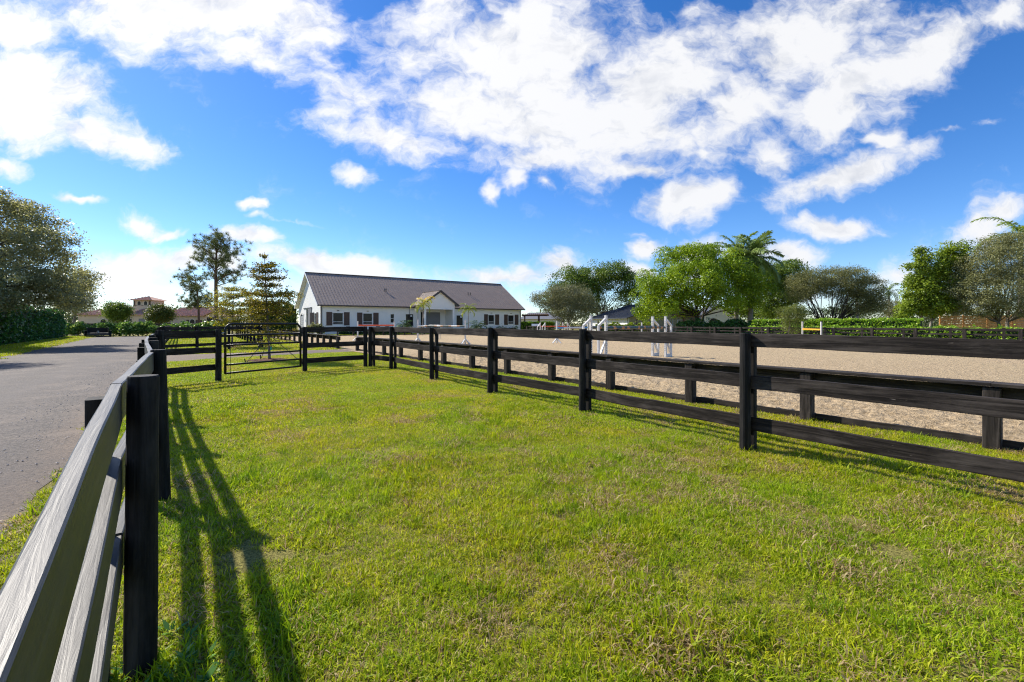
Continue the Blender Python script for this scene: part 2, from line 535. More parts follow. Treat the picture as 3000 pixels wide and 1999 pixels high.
m, t, b, o = newmat('grass_blade')
p = pos(t); big, mid, dry = lawn_colour(t, p)
r = attr(t, 'rnd').outputs['Fac']
inst = t.new('ShaderNodeObjectInfo').outputs['Random']
mixr = t.math('ADD', t.math('MULTIPLY', r, .65), t.math('MULTIPLY', inst, .35))
green = t.ramp(mixr, [(0.1, (0.17, 0.27, 0.009)), (0.45, (0.42, 0.49, 0.012)), (0.8, (0.62, 0.62, 0.026)), (1.0, (0.76, 0.70, 0.13))])
yell = t.mix(t.step(big, .36, .66), (0.86, 1.0, .9, 1), (1.14, 1.03, .85, 1))
green = t.mix(1.0, green, yell, 'MULTIPLY')
straw = t.ramp(r, [(0.0, (0.22, 0.13, 0.05)), (0.5, (0.50, 0.36, 0.17)), (1.0, (0.68, 0.55, 0.30))])
deadp = t.math('ADD', 0.15, t.math('MULTIPLY', t.step(dry, .52, .64), .6))
sel = attr(t, 'sel').outputs['Fac']
dead = t.math('LESS_THAN', sel, deadp)
col = t.mix(dead, green, straw)
t.l.new(col, b.inputs['Base Color']); b.inputs['Roughness'].default_value = .5; b.inputs['Specular IOR Level'].default_value = .25
tr = t.new('ShaderNodeBsdfTranslucent'); t.l.new(col, tr.inputs[0])
sh = t.new('ShaderNodeMixShader'); sh.inputs[0].default_value = .5
t.l.new(b.outputs[0], sh.inputs[1]); t.l.new(tr.outputs[0], sh.inputs[2]); t.l.new(sh.outputs[0], o.inputs[0])

N2X, N2Y = float(N[0]), float(N[1])
m, t, b, o = newmat('gravel_road')
p = pos(t)
n1 = t.noise(p, 24, 7, .75); n2 = t.noise(p, 1.1, 5, .65, .5); n3 = t.noise(t.mapping(p, (.5, .5, 1)), .35, 4)
vo = t.new('ShaderNodeTexVoronoi'); vo.inputs['Scale'].default_value = 26; t.l.new(p, vo.inputs['Vector'])
c = t.mix(t.step(n1, .35, .68), (0.024, 0.02, 0.017, 1), (0.155, 0.126, 0.105, 1))
c = t.mix(t.math('MULTIPLY', t.step(vo.outputs['Distance'], .22, .10), .45), c, (0.34, 0.30, 0.27, 1))
c = t.mix(t.math('MULTIPLY', t.step(n2, .45, .75), .5), c, (0.25, 0.195, 0.145, 1))
acr = t.vmath('DOT_PRODUCT', p, (N2X, N2Y, 0.0))
wob = t.math('ADD', acr, t.math('MULTIPLY', t.noise(p, .25, 2), .5))
trk = t.math('ADD', t.step(t.math('ABSOLUTE', t.math('ADD', wob, 2.55)), .38, .1), t.step(t.math('ABSOLUTE', t.math('ADD', wob, 4.45)), .38, .1))
c = t.mix(t.math('MULTIPLY', trk, .5), c, (0.095, 0.08, 0.07, 1))
dirt = t.math('MULTIPLY', t.step(t.math('ADD', wob, t.math('MULTIPLY', t.noise(p, 1.6, 5, .7), .9)), -1.0, -.25), t.step(n1, .25, .6))
c = t.mix(t.math('MULTIPLY', dirt, .7), c, (0.20, 0.135, 0.085, 1))
c = t.mix(t.math('MULTIPLY', t.step(n3, .48, .64), .55), c, (0.075, 0.064, 0.057, 1))
t.l.new(c, b.inputs['Base Color']); b.inputs['Roughness'].default_value = .85
bump(t, b, t.math('ADD', n1, t.math('MULTIPLY', vo.outputs['Distance'], -.3)), .9, .012)

m, t, b, o = newmat('arena_sand')
p = pos(t)
n1 = t.noise(p, 13, 6, .68, .4); n2 = t.noise(p, 90, 4, .7); n3 = t.noise(p, .22, 4, .6)
c = t.mix(t.step(n1, .36, .62), (0.27, 0.19, 0.11, 1), (0.58, 0.44, 0.275, 1))
c = t.mix(t.math('MULTIPLY', n2, .5), c, (0.63, 0.50, 0.30, 1))
c = t.mix(t.math('MULTIPLY', t.step(n3, .4, .65), .35), c, (0.49, 0.385, 0.225, 1))
hp = t.step(t.noise(p, 5.5, 5, .7, .8), .44, .36)
c = t.mix(t.math('MULTIPLY', hp, .25), c, (0.24, 0.165, 0.10, 1))
fl = t.step(t.noise(t.mapping(p, (1, 1, 1), rot=(0, 0, .6)), 21, 3, .6, .3), .60, .68)
c = t.mix(t.math('MULTIPLY', fl, .55), c, (0.17, 0.115, 0.065, 1))
t.l.new(c, b.inputs['Base Color']); b.inputs['Roughness'].default_value = .95; b.inputs['Specular IOR Level'].default_value = .1
bump(t, b, t.math('ADD', t.math('MULTIPLY', n1, 1.3), t.math('MULTIPLY', n2, .3)), 1.0, .05)

wood('black_fence', (0.010, 0.008, 0.007), (0.036, 0.029, 0.025), (0.085, 0.071, 0.062), rough=.7, spec=.12, wear=.8, bmp=.8)
wood('weathered_black', (0.014, 0.013, 0.0115), (0.034, 0.032, 0.029), (0.07, 0.066, 0.061), rough=.48, spec=.6, wear=.8, bmp=.35)
wood('post_black', (0.004, 0.0036, 0.0034), (0.014, 0.0128, 0.012), (0.045, 0.041, 0.038), rough=.72, spec=.2, wear=.75, bmp=.9)
wood('arena_rail_wood', (0.018, 0.015, 0.013), (0.045, 0.038, 0.033), (0.10, 0.085, 0.074), rough=.72, spec=.12, wear=.8)
wood('cedar', (0.45, 0.20, 0.06), (0.70, 0.37, 0.13), (0.58, 0.35, 0.18), rough=.6, spec=.3, wear=.5)
wood('pergola_wood', (0.16, 0.065, 0.03), (0.27, 0.115, 0.05), (0.22, 0.12, 0.07), rough=.6, wear=.4)
wood('pergola_dark', (0.055, 0.022, 0.014), (0.10, 0.042, 0.027), (0.12, 0.06, 0.04), rough=.6, wear=.4)
wood('shutter_wood', (0.055, 0.028, 0.019), (0.10, 0.055, 0.038), (0.13, 0.08, 0.06), rough=.55, wear=.4)
plain('stucco_white', (0.85, 0.845, 0.82), (0.81, 0.805, 0.78), .85, 1.2, bmp=0, fine=60, spec=.2)
plain('trim_white', (0.80, 0.80, 0.79), (0.74, 0.74, 0.73), .5, 3, bmp=.05)
plain('jump_white', (0.70, 0.69, 0.66), (0.56, 0.545, 0.51), .5, 5, bmp=.08)
plain('stucco_beige', (0.64, 0.53, 0.41), (0.56, 0.46, 0.35), .9, 1.0, bmp=.2, spec=.2)
plain('stucco_cream', (0.70, 0.66, 0.56), (0.62, 0.58, 0.48), .9, 1.0, bmp=.2, spec=.2)
plain('siding_tan', (0.36, 0.32, 0.22), (0.31, 0.27, 0.19), .8, 1.0, bmp=.1, spec=.2)
plain('roof_brown_metal', (0.31, 0.245, 0.20), (0.27, 0.212, 0.173), .55, .8, metal=.0, spec=.3, bmp=.03, fine=8)
plain('roof_trim_brown', (0.05, 0.033, 0.028), (0.04, 0.026, 0.022), .4, 2, bmp=0)
plain('roof_blue_metal', (0.075, 0.083, 0.105), (0.060, 0.067, 0.086), .35, .8, metal=.3, bmp=.03, fine=8)
plain('roof_grey', (0.22, 0.22, 0.23), (0.18, 0.18, 0.19), .6, 1, bmp=0)
plain('gate_metal', (0.006, 0.006, 0.0065), (0.011, 0.011, 0.011), .42, 6, metal=.0, bmp=.03, spec=.3)
plain('galvanised', (0.36, 0.38, 0.40), (0.28, 0.30, 0.32), .4, 10, metal=.7, bmp=.05)
plain('dark_metal', (0.02, 0.02, 0.022), (0.03, 0.03, 0.03), .4, 8, bmp=.05)
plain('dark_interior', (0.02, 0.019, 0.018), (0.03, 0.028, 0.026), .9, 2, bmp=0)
plain('stall_door', (0.20, 0.20, 0.205), (0.17, 0.17, 0.175), .6, 2, bmp=.05)
plain('paint_orange', (0.75, 0.10, 0.02), (0.62, 0.08, 0.02), .4, 6, bmp=.05)
plain('paint_blue', (0.05, 0.30, 0.62), (0.05, 0.26, 0.52), .4, 6, bmp=.05)
plain('paint_yellow', (0.80, 0.42, 0.02), (0.70, 0.36, 0.02), .4, 6, bmp=.05)
plain('paint_green', (0.028, 0.055, 0.045), (0.035, 0.065, 0.055), .45, 6, bmp=.05)
plain('paint_tan', (0.42, 0.20, 0.075), (0.36, 0.17, 0.06), .45, 6, bmp=.05)
plain('tag_teal', (0.02, 0.42, 0.34), (0.02, 0.36, 0.30), .4, 6, bmp=0)
plain('mulch', (0.16, 0.065, 0.035), (0.08, 0.035, 0.02), .95, 9, bmp=1.0, fine=40, bdist=.03)
plain('bark_grey', (0.20, 0.17, 0.14), (0.11, 0.09, 0.075), .9, 3, bmp=.8, fine=22, bdist=.02)
plain('bark_dark', (0.075, 0.058, 0.045), (0.04, 0.031, 0.025), .9, 3, bmp=.8, fine=20, bdist=.03)
plain('bark_pale', (0.36, 0.32, 0.27), (0.22, 0.19, 0.16), .9, 2, bmp=.5, fine=12, bdist=.02)
plain('bark_pine', (0.16, 0.095, 0.065), (0.09, 0.055, 0.04), .95, 2.5, bmp=.9, fine=14, bdist=.04)
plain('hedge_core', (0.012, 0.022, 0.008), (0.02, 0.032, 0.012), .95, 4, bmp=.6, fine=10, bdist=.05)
plain('fabric_taupe', (0.13, 0.11, 0.10), (0.11, 0.09, 0.085), .85, 20, bmp=.1)
plain('rubber', (0.012, 0.012, 0.012), (0.02, 0.02, 0.02), .8, 20, bmp=.1)
plain('solar_panel', (0.30, 0.34, 0.40), (0.26, 0.30, 0.36), .25, 3, bmp=0)

m, t, b, o = newmat('window_glass')
p = pos(t)
t.l.new(t.mix(t.noise(p, 1.5, 3), (0.012, 0.013, 0.015, 1), (0.03, 0.032, 0.034, 1)), b.inputs['Base Color'])
b.inputs['Roughness'].default_value = .08; b.inputs['Specular IOR Level'].default_value = .14

m, t, b, o = newmat('clay_tile')
p = pos(t)
n1 = t.noise(p, 2.6, 4, .7); n2 = t.noise(p, 9, 3, .7)
c = t.ramp(t.math('ADD', t.math('MULTIPLY', n1, .45), t.math('MULTIPLY', n2, .55)), [(.32, (0.24, 0.11, 0.08)), (.5, (0.50, 0.28, 0.20)), (.68, (0.70, 0.50, 0.40))])
t.l.new(c, b.inputs['Base Color']); b.inputs['Roughness'].default_value = .85
bump(t, b, n2, .5, .03)

leaf('leaf_oak_left', (0.20, 0.21, 0.10), (0.44, 0.43, 0.21), (0.66, 0.62, 0.40), .55, .36, .5, spec=.8)
leaf('leaf_hedge_dark', (0.03, 0.10, 0.025), (0.08, 0.22, 0.045), (0.18, 0.36, 0.10), .3, .35, .8, spec=.5)
leaf('leaf_hedge_lime', (0.180, 0.345, 0.027), (0.375, 0.555, 0.045), (0.570, 0.690, 0.090), .4, .4, .8)
leaf('leaf_shrub', (0.090, 0.188, 0.033), (0.225, 0.375, 0.075), (0.570, 0.690, 0.225), .35, .38, 1.2)
leaf('leaf_young_olive', (0.15, 0.15, 0.012), (0.40, 0.37, 0.03), (0.60, 0.50, 0.07), .6, .45, .9)
leaf('leaf_young_dark', (0.12, 0.115, 0.015), (0.29, 0.26, 0.035), (0.45, 0.27, 0.06), .58, .45, .9)
leaf('leaf_wispy', (0.11, 0.15, 0.03), (0.27, 0.31, 0.075), (0.40, 0.42, 0.13), .4, .5, 1.2)
leaf('leaf_pine', (0.11, 0.14, 0.05), (0.23, 0.265, 0.11), None, .35, .5, .6)
leaf('leaf_dark_tree', (0.085, 0.15, 0.02), (0.24, 0.33, 0.05), (0.36, 0.43, 0.085), .42, .4, .35)
leaf('leaf_lime_tree', (0.125, 0.215, 0.010), (0.38, 0.52, 0.022), (0.56, 0.66, 0.04), .36, .42, .4)
leaf('leaf_silver', (0.16, 0.17, 0.09), (0.33, 0.33, 0.175), (0.45, 0.45, 0.26), .3, .5, .5)
leaf('leaf_grey_oak', (0.17, 0.185, 0.075), (0.38, 0.375, 0.165), (0.54, 0.53, 0.27), .32, .5, .5)
leaf('leaf_dusky', (0.15, 0.165, 0.06), (0.33, 0.33, 0.14), (0.46, 0.41, 0.19), .42, .5, .5)
leaf('leaf_mid_green', (0.13, 0.20, 0.018), (0.35, 0.45, 0.045), (0.52, 0.60, 0.10), .42, .42, .5)
leaf('leaf_rust', (0.068, 0.112, 0.022), (0.195, 0.210, 0.038), (0.480, 0.195, 0.045), .35, .45, .6)
leaf('leaf_palm', (0.16, 0.25, 0.06), (0.34, 0.44, 0.14), (0.360, 0.390, 0.180), .3, .35, .8, spec=.5)
leaf('leaf_palm_yellow', (0.210, 0.300, 0.030), (0.510, 0.540, 0.045), (0.825, 0.630, 0.075), .4, .4, 1.5)
leaf('leaf_palm_dark', (0.033, 0.083, 0.024), (0.090, 0.165, 0.045), None, .25, .35, 1.5)
leaf('leaf_far', (0.039, 0.065, 0.021), (0.098, 0.130, 0.046), None, .25, .5, .1)
leaf('weed_leaf', (0.090, 0.240, 0.045), (0.210, 0.405, 0.090), (0.450, 0.600, 0.240), .35, .4, 3)
M = MATS

# ------------------------------------------------------------------ ground, road, path, arena
mb = MB()
mb.add([(-2500, -600, 0), (2500, -600, 0), (2500, 4000, 0), (-2500, 4000, 0)], [(0, 1, 2, 3)])
kind(mb.build('ground', M['lawn_soil'], recalc=False), 'structure', 'flat lawn reaching out to the horizon')


def ribbon(name, mat, left, right, z, seg=0.6, wob=0.08, label=None):
    """sheet between two polylines in (u, n), uneven edges"""
    def resample(pl, k):
        pl = np.array(pl, float); d = np.concatenate(([0], np.cumsum(np.linalg.norm(np.diff(pl, axis=0), axis=1))))
        s = np.linspace(0, d[-1], k)
        return np.stack((np.interp(s, d, pl[:, 0]), np.interp(s, d, pl[:, 1])), 1)
    Ln = np.linalg.norm(np.diff(np.array(left), axis=0), axis=1).sum()
    k = max(3, int(Ln / seg))
    a = resample(left, k); b = resample(right, k)
    mb = MB(); vs = []; fs = []
    for i in range(k):
        wa = (vnoise2(np.array([i * .37]), np.array([1.5]), 3)[0] - .5 + .5 * (rng.random() - .5)) * wob * 2
        wb = (vnoise2(np.array([i * .37]), np.array([7.5]), 3)[0] - .5 + .5 * (rng.random() - .5)) * wob * 2
        dirv = unit((b[i] - a[i])[None])[0]
        p0 = a[i] + dirv * wa; p1 = b[i] + dirv * wb
        vs += [P(p0[0], p0[1], z * .35), P((p0[0] + p1[0]) / 2, (p0[1] + p1[1]) / 2, z + .02), P(p1[0], p1[1], z * .35)]
    for i in range(k - 1):
        for j in range(2):
            fs.append((i * 3 + j, i * 3 + j + 1, i * 3 + j + 4, i * 3 + j + 3))
    mb.add(vs, fs)
    ob = mb.build(name, mat)
    kind(ob, 'structure', label)
    return ob


ribbon('driveway', M['gravel_road'], [(-6, -6.4), (20, -6.1), (40, -6.9), (64, -8.0)], [(-6, -.98), (4, -.86), (20, -.98), (40, -1.2), (64.0, -1.7)], 0.012, .35, .13,
       'grey gravel driveway running away beside the black fence')
ribbon('path', M['gravel_road'], [(21.0, -1.6), (22.1, 1.15), (23.2, 4.8), (23.4, 7.4)], [(26.0, -1.6), (26.1, 1.15), (26.4, 4.8), (26.4, 7.4)], 0.018, .4, .1,
       'grey gravel path crossing behind the gate to the arena')

# arena footing: relief near the camera, flat farther off
nu, nn = 620, 200
uu = np.linspace(-4.5, 20.3, nu); ne = np.linspace(7.72, 15.7, nn)
UUg, NNg = np.meshgrid(uu, ne, indexing='ij')
h = (vnoise2(UUg * 7, NNg * 7, 1) - .5) * .040 + (vnoise2(UUg * 16, NNg * 16, 2) - .5) * .045 + (vnoise2(UUg * 2.1, NNg * 2.1, 4) - .5) * .02
pits = vnoise2(UUg * 9 + 40, NNg * 9, 5)
h -= np.clip(pits - .6, 0, 1) * .13
edge = np.clip(np.minimum.reduce([(NNg - 7.72) / .15, (15.7 - NNg) / .6, (UUg + 4.5) / .6, (20.3 - UUg) / .6]), 0, 1)
Z = np.maximum(.034 + h * edge, .012)
X = U[0] * UUg + N[0] * NNg; Y = U[1] * UUg + N[1] * NNg
V = np.stack((X, Y, Z), -1).reshape(-1, 3)
ii, jj = np.meshgrid(np.arange(nu - 1), np.arange(nn - 1), indexing='ij')
q = (ii * nn + jj).ravel()
Fq = np.stack((q, q + nn, q + nn + 1, q + 1), 1)
rest = []
for (u0, u1, n0, n1) in ((-14, -4.5, 7.72, 40.8), (-4.5, 20.3, 15.7, 40.8), (20.3, 54, 7.0, 40.8)):
    b0 = len(V) + len(rest)
    rest += [P(u0, n0, .03), P(u1, n0, .03), P(u1, n1, .03), P(u0, n1, .03)]
nb = len(V)
V = np.concatenate((V, np.array(rest)))
faces = np.concatenate((Fq, np.array([[nb + 4 * k + i for i in range(4)] for k in range(3)])))
me = bpy.data.meshes.new('arena_sand')
me.vertices.add(len(V)); me.vertices.foreach_set('co', V.astype(np.float32).ravel())
me.loops.add(faces.size); me.loops.foreach_set('vertex_index', faces.astype(np.int32).ravel())
me.polygons.add(len(faces)); me.polygons.foreach_set('loop_start', np.arange(0, faces.size, 4, dtype=np.int32))
me.update(calc_edges=True); me.materials.append(M['arena_sand'])
import bmesh
bm_ = bmesh.new(); bm_.from_mesh(me); bmesh.ops.recalc_face_normals(bm_, faces=bm_.faces)
if sum(f.normal.z for f in list(bm_.faces)[:50]) < 0: bmesh.ops.reverse_faces(bm_, faces=bm_.faces)
bm_.to_mesh(me); bm_.free()
kind(link('arena_ground', me), 'structure', 'raked tan sand of the riding arena')

# ------------------------------------------------------------------ grass
tuft_col = bpy.data.collections.new('tufts')          # not linked to the scene: only a source for the turf


def tuft(name, patch, n, lmin, lmax, wd, lean, mat):
    c = rng.uniform(-patch / 2, patch / 2, (n, 2))
    L = rng.uniform(lmin, lmax, n) * (1 + .35 * (rng.random(n) < .12))
    an = rng.uniform(0, 2 * math.pi, n); ln = np.abs(rng.normal(lean, .38, n)) + .05
    dirh = np.stack((np.cos(an), np.sin(an)), 1)
    side = np.stack((-dirh[:, 1], dirh[:, 0]), 1)
    rot = rng.normal(0, .8, n)
    side = side * np.cos(rot)[:, None] + dirh * np.sin(rot)[:, None]
    wdt = wd * rng.uniform(.7, 1.3, n)
    base = np.concatenate((c, np.full((n, 1), -.004)), 1)
    ln = np.minimum(ln, 1.45)
    mid = base + np.concatenate((dirh * (L * .5 * np.sin(ln * .6))[:, None], (L * .5 * np.cos(ln * .6))[:, None]), 1)
    tip = mid + np.concatenate((dirh * (L * .5 * np.sin(np.minimum(ln * 1.35, 1.75)))[:, None], (L * .5 * np.cos(np.minimum(ln * 1.35, 1.75)))[:, None]), 1)
    s3 = np.concatenate((side, np.zeros((n, 1))), 1) * wdt[:, None] * .5
    v = np.stack((base - s3 * .8, base + s3 * .8, mid + s3, mid - s3, tip), 1).reshape(-1, 3)
    me = bpy.data.meshes.new(name)
    fs = []
    for i in range(n):
        k = i * 5
        fs += [(k, k + 1, k + 2, k + 3), (k + 3, k + 2, k + 4)]
    me.from_pydata(v.tolist(), [], fs)
    r = rng.random(n); s = rng.random(n)
    a = me.attributes.new('rnd', 'FLOAT', 'POINT'); a.data.foreach_set('value', np.repeat(r, 5).astype(np.float32))
    a = me.attributes.new('sel', 'FLOAT', 'POINT'); a.data.foreach_set('value', np.repeat(s, 5).astype(np.float32))
    me.materials.append(mat); me.update()
    return me


def scatter_object(name, pts, rz, sc, idx, meshes, label, cat='grass'):
    col = bpy.data.collections.new(name + '_source')
    for i, me in enumerate(meshes):
        ob = bpy.data.objects.new('%s_%02d' % (me.name, i), me); col.objects.link(ob)
    me = bpy.data.meshes.new(name)
    me.from_pydata(pts.tolist(), [], [])
    for nm, arr, ty in (('rz', rz, 'FLOAT'), ('sc', sc, 'FLOAT')):
        a = me.attributes.new(nm, ty, 'POINT'); a.data.foreach_set('value', arr.astype(np.float32))
    a = me.attributes.new('idx', 'INT', 'POINT'); a.data.foreach_set('value', idx.astype(np.int32))
    ob = link(name, me)
    ng = bpy.data.node_groups.new(name + '_nodes', 'GeometryNodeTree')
    ng.interface.new_socket('Geometry', in_out='INPUT', socket_type='NodeSocketGeometry')
    ng.interface.new_socket('Geometry', in_out='OUTPUT', socket_type='NodeSocketGeometry')
    nd = ng.nodes; lk = ng.links
    gi = nd.new('NodeGroupInput'); go = nd.new('NodeGroupOutput')
    ci = nd.new('GeometryNodeCollectionInfo'); ci.inputs[0].default_value = col
    ci.inputs[1].default_value = True; ci.inputs[2].default_value = True
    iop = nd.new('GeometryNodeInstanceOnPoints'); iop.inputs['Pick Instance'].default_value = True

    def na(n_, ty):
        x = nd.new('GeometryNodeInputNamedAttribute'); x.data_type = ty; x.inputs[0].default_value = n_
        return x.outputs[0]
    cx = nd.new('ShaderNodeCombineXYZ'); lk.new(na('rz', 'FLOAT'), cx.inputs[2])
    lk.new(gi.outputs[0], iop.inputs['Points']); lk.new(ci.outputs[0], iop.inputs['Instance'])
    lk.new(na('idx', 'INT'), iop.inputs['Instance Index'])
    lk.new(cx.outputs[0], iop.inputs['Rotation']); lk.new(na('sc', 'FLOAT'), iop.inputs['Scale'])
    lk.new(iop.outputs[0], go.inputs[0])
    md = ob.modifiers.new('scatter', 'NODES'); md.node_group = ng
    tag(ob, label, cat, kind='stuff')
    return ob


def lawn_points(density, umin, umax, nmin, nmax, dmin, dmax, keep=None):
    cell = 1 / math.sqrt(density)
    gu, gn = np.meshgrid(np.arange(umin, umax, cell), np.arange(nmin, nmax, cell), indexing='ij')
    u = gu.ravel() + rng.uniform(0, cell, gu.size); nn_ = gn.ravel() + rng.uniform(0, cell, gu.size)
    x = U[0] * u + N[0] * nn_; y = U[1] * u + N[1] * nn_
    k = (y > dmin) & (y < dmax) & (np.abs(x) < y * 1.19 + .6)
    if keep is not None: k &= keep(u, nn_)
    return np.stack((x[k], y[k], np.zeros(k.sum())), 1)


def road_right(u): return np.interp(u, [-6, 4, 20, 40, 64], [-.98, -.86, -.98, -1.2, -1.7])
def road_left(u): return np.interp(u, [-6, 20, 40, 64], [-6.4, -6.1, -6.9, -8.0])


def verge(u, n_):
    return n_ > road_right(u) - .10 + .22 * (vnoise2(u * 1.7, n_ * 0 + 3, 9) - .4)


def path_free(u, n_):
    lo = np.interp(n_, [-1.6, 1.15, 4.8, 7.4], [21, 22.1, 23.2, 23.4]); hi = np.interp(n_, [-1.6, 1.15, 4.8, 7.4], [26, 26.1, 26.4, 26.4])
    return ((u < lo) | (u > hi)) & ~((u > 20.3) & (n_ > 6.9)) & verge(u, n_)


near_t = [tuft('tuft_near', .17, 130, .026, .056, .0048, .92, M['grass_blade']) for _ in range(7)]
mid_t = [tuft('tuft_mid', .34, 240, .028, .052, .0075, .92, M['grass_blade']) for _ in range(5)]
far_t = [tuft('tuft_far', .9, 260, .05, .085, .022, .8, M['grass_blade']) for _ in range(4)]


def put_grass(name, pts, meshes, s0, s1, label):
    k = len(pts)
    clump = .62 + .8 * vnoise2(pts[:, 0] * 2.9 + 50, pts[:, 1] * 2.9 + 50, 21)
    scatter_object(name, pts, rng.uniform(0, 6.28, k), rng.uniform(s0, s1, k) * clump, rng.integers(0, len(meshes), k), meshes, label)


pn = lawn_points(125, -3, 12, -1.4, 7.75, 1.0, 6.2, lambda u, n_: verge(u, n_) & ((vnoise2(u * 2.2 + 9, n_ * 2.2 + 9, 51) + .25 * vnoise2(u * 9, n_ * 9, 52) < .95) | (rng.random(len(u)) < .35)))
put_grass('grass', pn, near_t, .8, 1.25, 'short yellow green turf with straw patches in the foreground paddock')
pm = lawn_points(30, 0, 30, -1.6, 7.75, 6.0, 24, path_free)
put_grass('grass', pm, mid_t, .85, 1.2, 'sunlit mown turf between the gate and the gravel path')
pf = [lawn_points(4.5, 24, 66, -1.8, 6.9, 22, 75, lambda u, n_: path_free(u, n_)),
      lawn_points(5, 14, 72, -10.5, -5.8, 14, 75, lambda u, n_: n_ < road_left(u) - .1),
      lawn_points(2.0, 54.5, 62, -2, 46, 22, 95), lawn_points(1.2, -4, 54, 41.2, 58, 18, 90)]
put_grass('grass', np.concatenate(pf), far_t, .8, 1.2, 'bright green far lawns along the driveway and round the arena')

# coarse dark clumps and flattened straw among the near turf
def clump_mesh(name, patch, n, l0, l1, wd, lean, r0, r1, s0, s1):
    me = tuft(name, patch, n, l0, l1, wd, lean, M['grass_blade'])
    k = len(me.vertices) // 5
    me.attributes['rnd'].data.foreach_set('value', np.repeat(rng.uniform(r0, r1, k), 5).astype(np.float32))
    me.attributes['sel'].data.foreach_set('value', np.repeat(rng.uniform(s0, s1, k), 5).astype(np.float32))
    return me


green_c = [clump_mesh('clump', .13, 46, .05, .10, .0062, .7, 0, .38, .8, 1) for _ in range(4)]
straw_c = [clump_mesh('thatch', .2, 60, .035, .075, .005, 1.25, .1, 1, 0, .08) for _ in range(4)]
pc = lawn_points(55, -3, 14, -1.0, 7.6, 1.0, 8.5, lambda u, n_: verge(u, n_) & (vnoise2(u * 1.5 + 3, n_ * 1.5, 61) + .5 * vnoise2(u * 6, n_ * 6, 62) > .82) & (rng.random(len(u)) < .55))
put_grass('grass', pc, green_c, .7, 1.2, 'coarse dark green clumps standing out of the foreground turf')
ps = lawn_points(60, -3, 14, -1.0, 7.6, 1.0, 8.5, lambda u, n_: verge(u, n_) & (vnoise2(u * 1.1 + 13, n_ * 1.1 + 5, 63) + .5 * vnoise2(u * 5, n_ * 5, 64) > 1.0 - .06 * np.clip(n_, 0, 5)) & (rng.random(len(u)) < np.clip(.8 - .1 * (U[1] * u + N[1] * n_), .04, .65)))
ps[:, 2] = .018
put_grass('thatch', ps, straw_c, .8, 1.25, 'flattened straw coloured dead grass in patches of the foreground turf')

# loose gravel on the driveway
gm = []
for k in range(5):
    mbk = MB(); r = .009
    for j in range(9):
        c = np.array((rng.uniform(-.2, .2), rng.uniform(-.2, .2), .001)); s = r * rng.uniform(.4, 1.5)
        vs = [c + np.array(q) * s * rng.uniform(.7, 1.3) for q in ((1, 0, 0), (0, 1, 0), (-1, 0, 0), (0, -1, 0), (0, 0, .45), (0, 0, -.4))]
        mbk.add(vs, [(0, 1, 4), (1, 2, 4), (2, 3, 4), (3, 0, 4), (1, 0, 5), (2, 1, 5), (3, 2, 5), (0, 3, 5)])
    gm.append(mbk.mesh('stones', M['galvanised'] if False else plain('stone_%d' % k, (0.30 + .06 * k, 0.27 + .055 * k, 0.25 + .05 * k), None, .8, 20)))
pg = lawn_points(11, 0, 22, -6.3, -.9, 2.0, 19, lambda u, n_: (n_ < road_right(u) + .15) & (n_ > road_left(u)))
pg[:, 2] = .016
scatter_object('gravel', pg, rng.uniform(0, 6.28, len(pg)), rng.uniform(.5, 1.3, len(pg)), rng.integers(0, 5, len(pg)), gm, 'loose pale stones scattered over the gravel driveway', 'gravel')

# ------------------------------------------------------------------ fences
def fence(name, label, posts, rails, board, thick, side, mats, post_r, top, partner=True, group=None, warp=.012, cat='fence', square=False, lean=None, skip=(), drops=None):
    """posts: list of (u, n); rails: heights of the board tops; side: which side of the posts the boards are nailed to"""
    base = P(*posts[0])
    root = thing(name, label, cat, base, group)
    pts = [P(*q) for q in posts]
    n = len(pts)
    sides = []
    for i in range(n):
        t = pts[min(i + 1, n - 1)] - pts[max(i - 1, 0)]; t = t / np.linalg.norm(t)
        sides.append(np.array((t[1], -t[0], 0)) * side)
    for i in range(n):
        tp = top + (drops[i] if drops else rng.normal(0, .008))
        ln = np.array(lean[i]) if lean and i in lean else rng.normal(0, .006, 2)
        tip = pts[i] + np.array((ln[0], ln[1], tp))
        mbp = MB()
        if square:
            d = sides[i]; e = np.cross((0, 0, 1), d)
            mbp.frame_box(pts[i] + np.array((0, 0, -.03)), (tip - pts[i]) / np.linalg.norm(tip - pts[i]), d, e, (0, -post_r, -post_r), (tp + .03, post_r, post_r), .006)
        else:
            m1 = pts[i] * .5 + tip * .5
            mbp.tube([pts[i] + np.array((0, 0, -.03)), pts[i] * .75 + tip * .25, m1, pts[i] * .25 + tip * .75, tip - np.array((0, 0, .006)), tip], [post_r * 1.04, post_r * 1.03, post_r, post_r * .99, post_r * .98, post_r * .93], 18, noise=.006)
        mbp.build('post', mats[0], root, smooth=False)
        if partner:
            off = sides[i] * (post_r + thick + .038)
            d = sides[i]; e = np.cross((0, 0, 1), d)
            MB().frame_box(pts[i] + off + np.array((0, 0, -.03)), (0, 0, 1), d, e, (0, -.034, -.05), (tp - .05, .034, .05), .006).build('back_post', mats[0], root)
    for i in range(n - 1):
        if i in skip: continue
        for h in rails:
            j0, j1 = rng.normal(0, .006, 2)
            a = pts[i] + sides[i] * (post_r + thick / 2 + .002); c = pts[i + 1] + sides[i + 1] * (post_r + thick / 2 + .002)
            dv = (c - a) / np.linalg.norm(c - a)
            a = a + dv * .003; c = c - dv * .003
            if i == 0: a = a - dv * post_r
            if i == n - 2: c = c + dv * post_r
            d0_ = drops[i] if drops else 0; d1_ = drops[i + 1] if drops else 0
            MB().beam(a + np.array((0, 0, h - board / 2 + j0 + d0_)), c + np.array((0, 0, h - board / 2 + j1 + d1_)), thick, board, .004, segs=14, warp=warp).build('rail', mats[1], root)
    return root


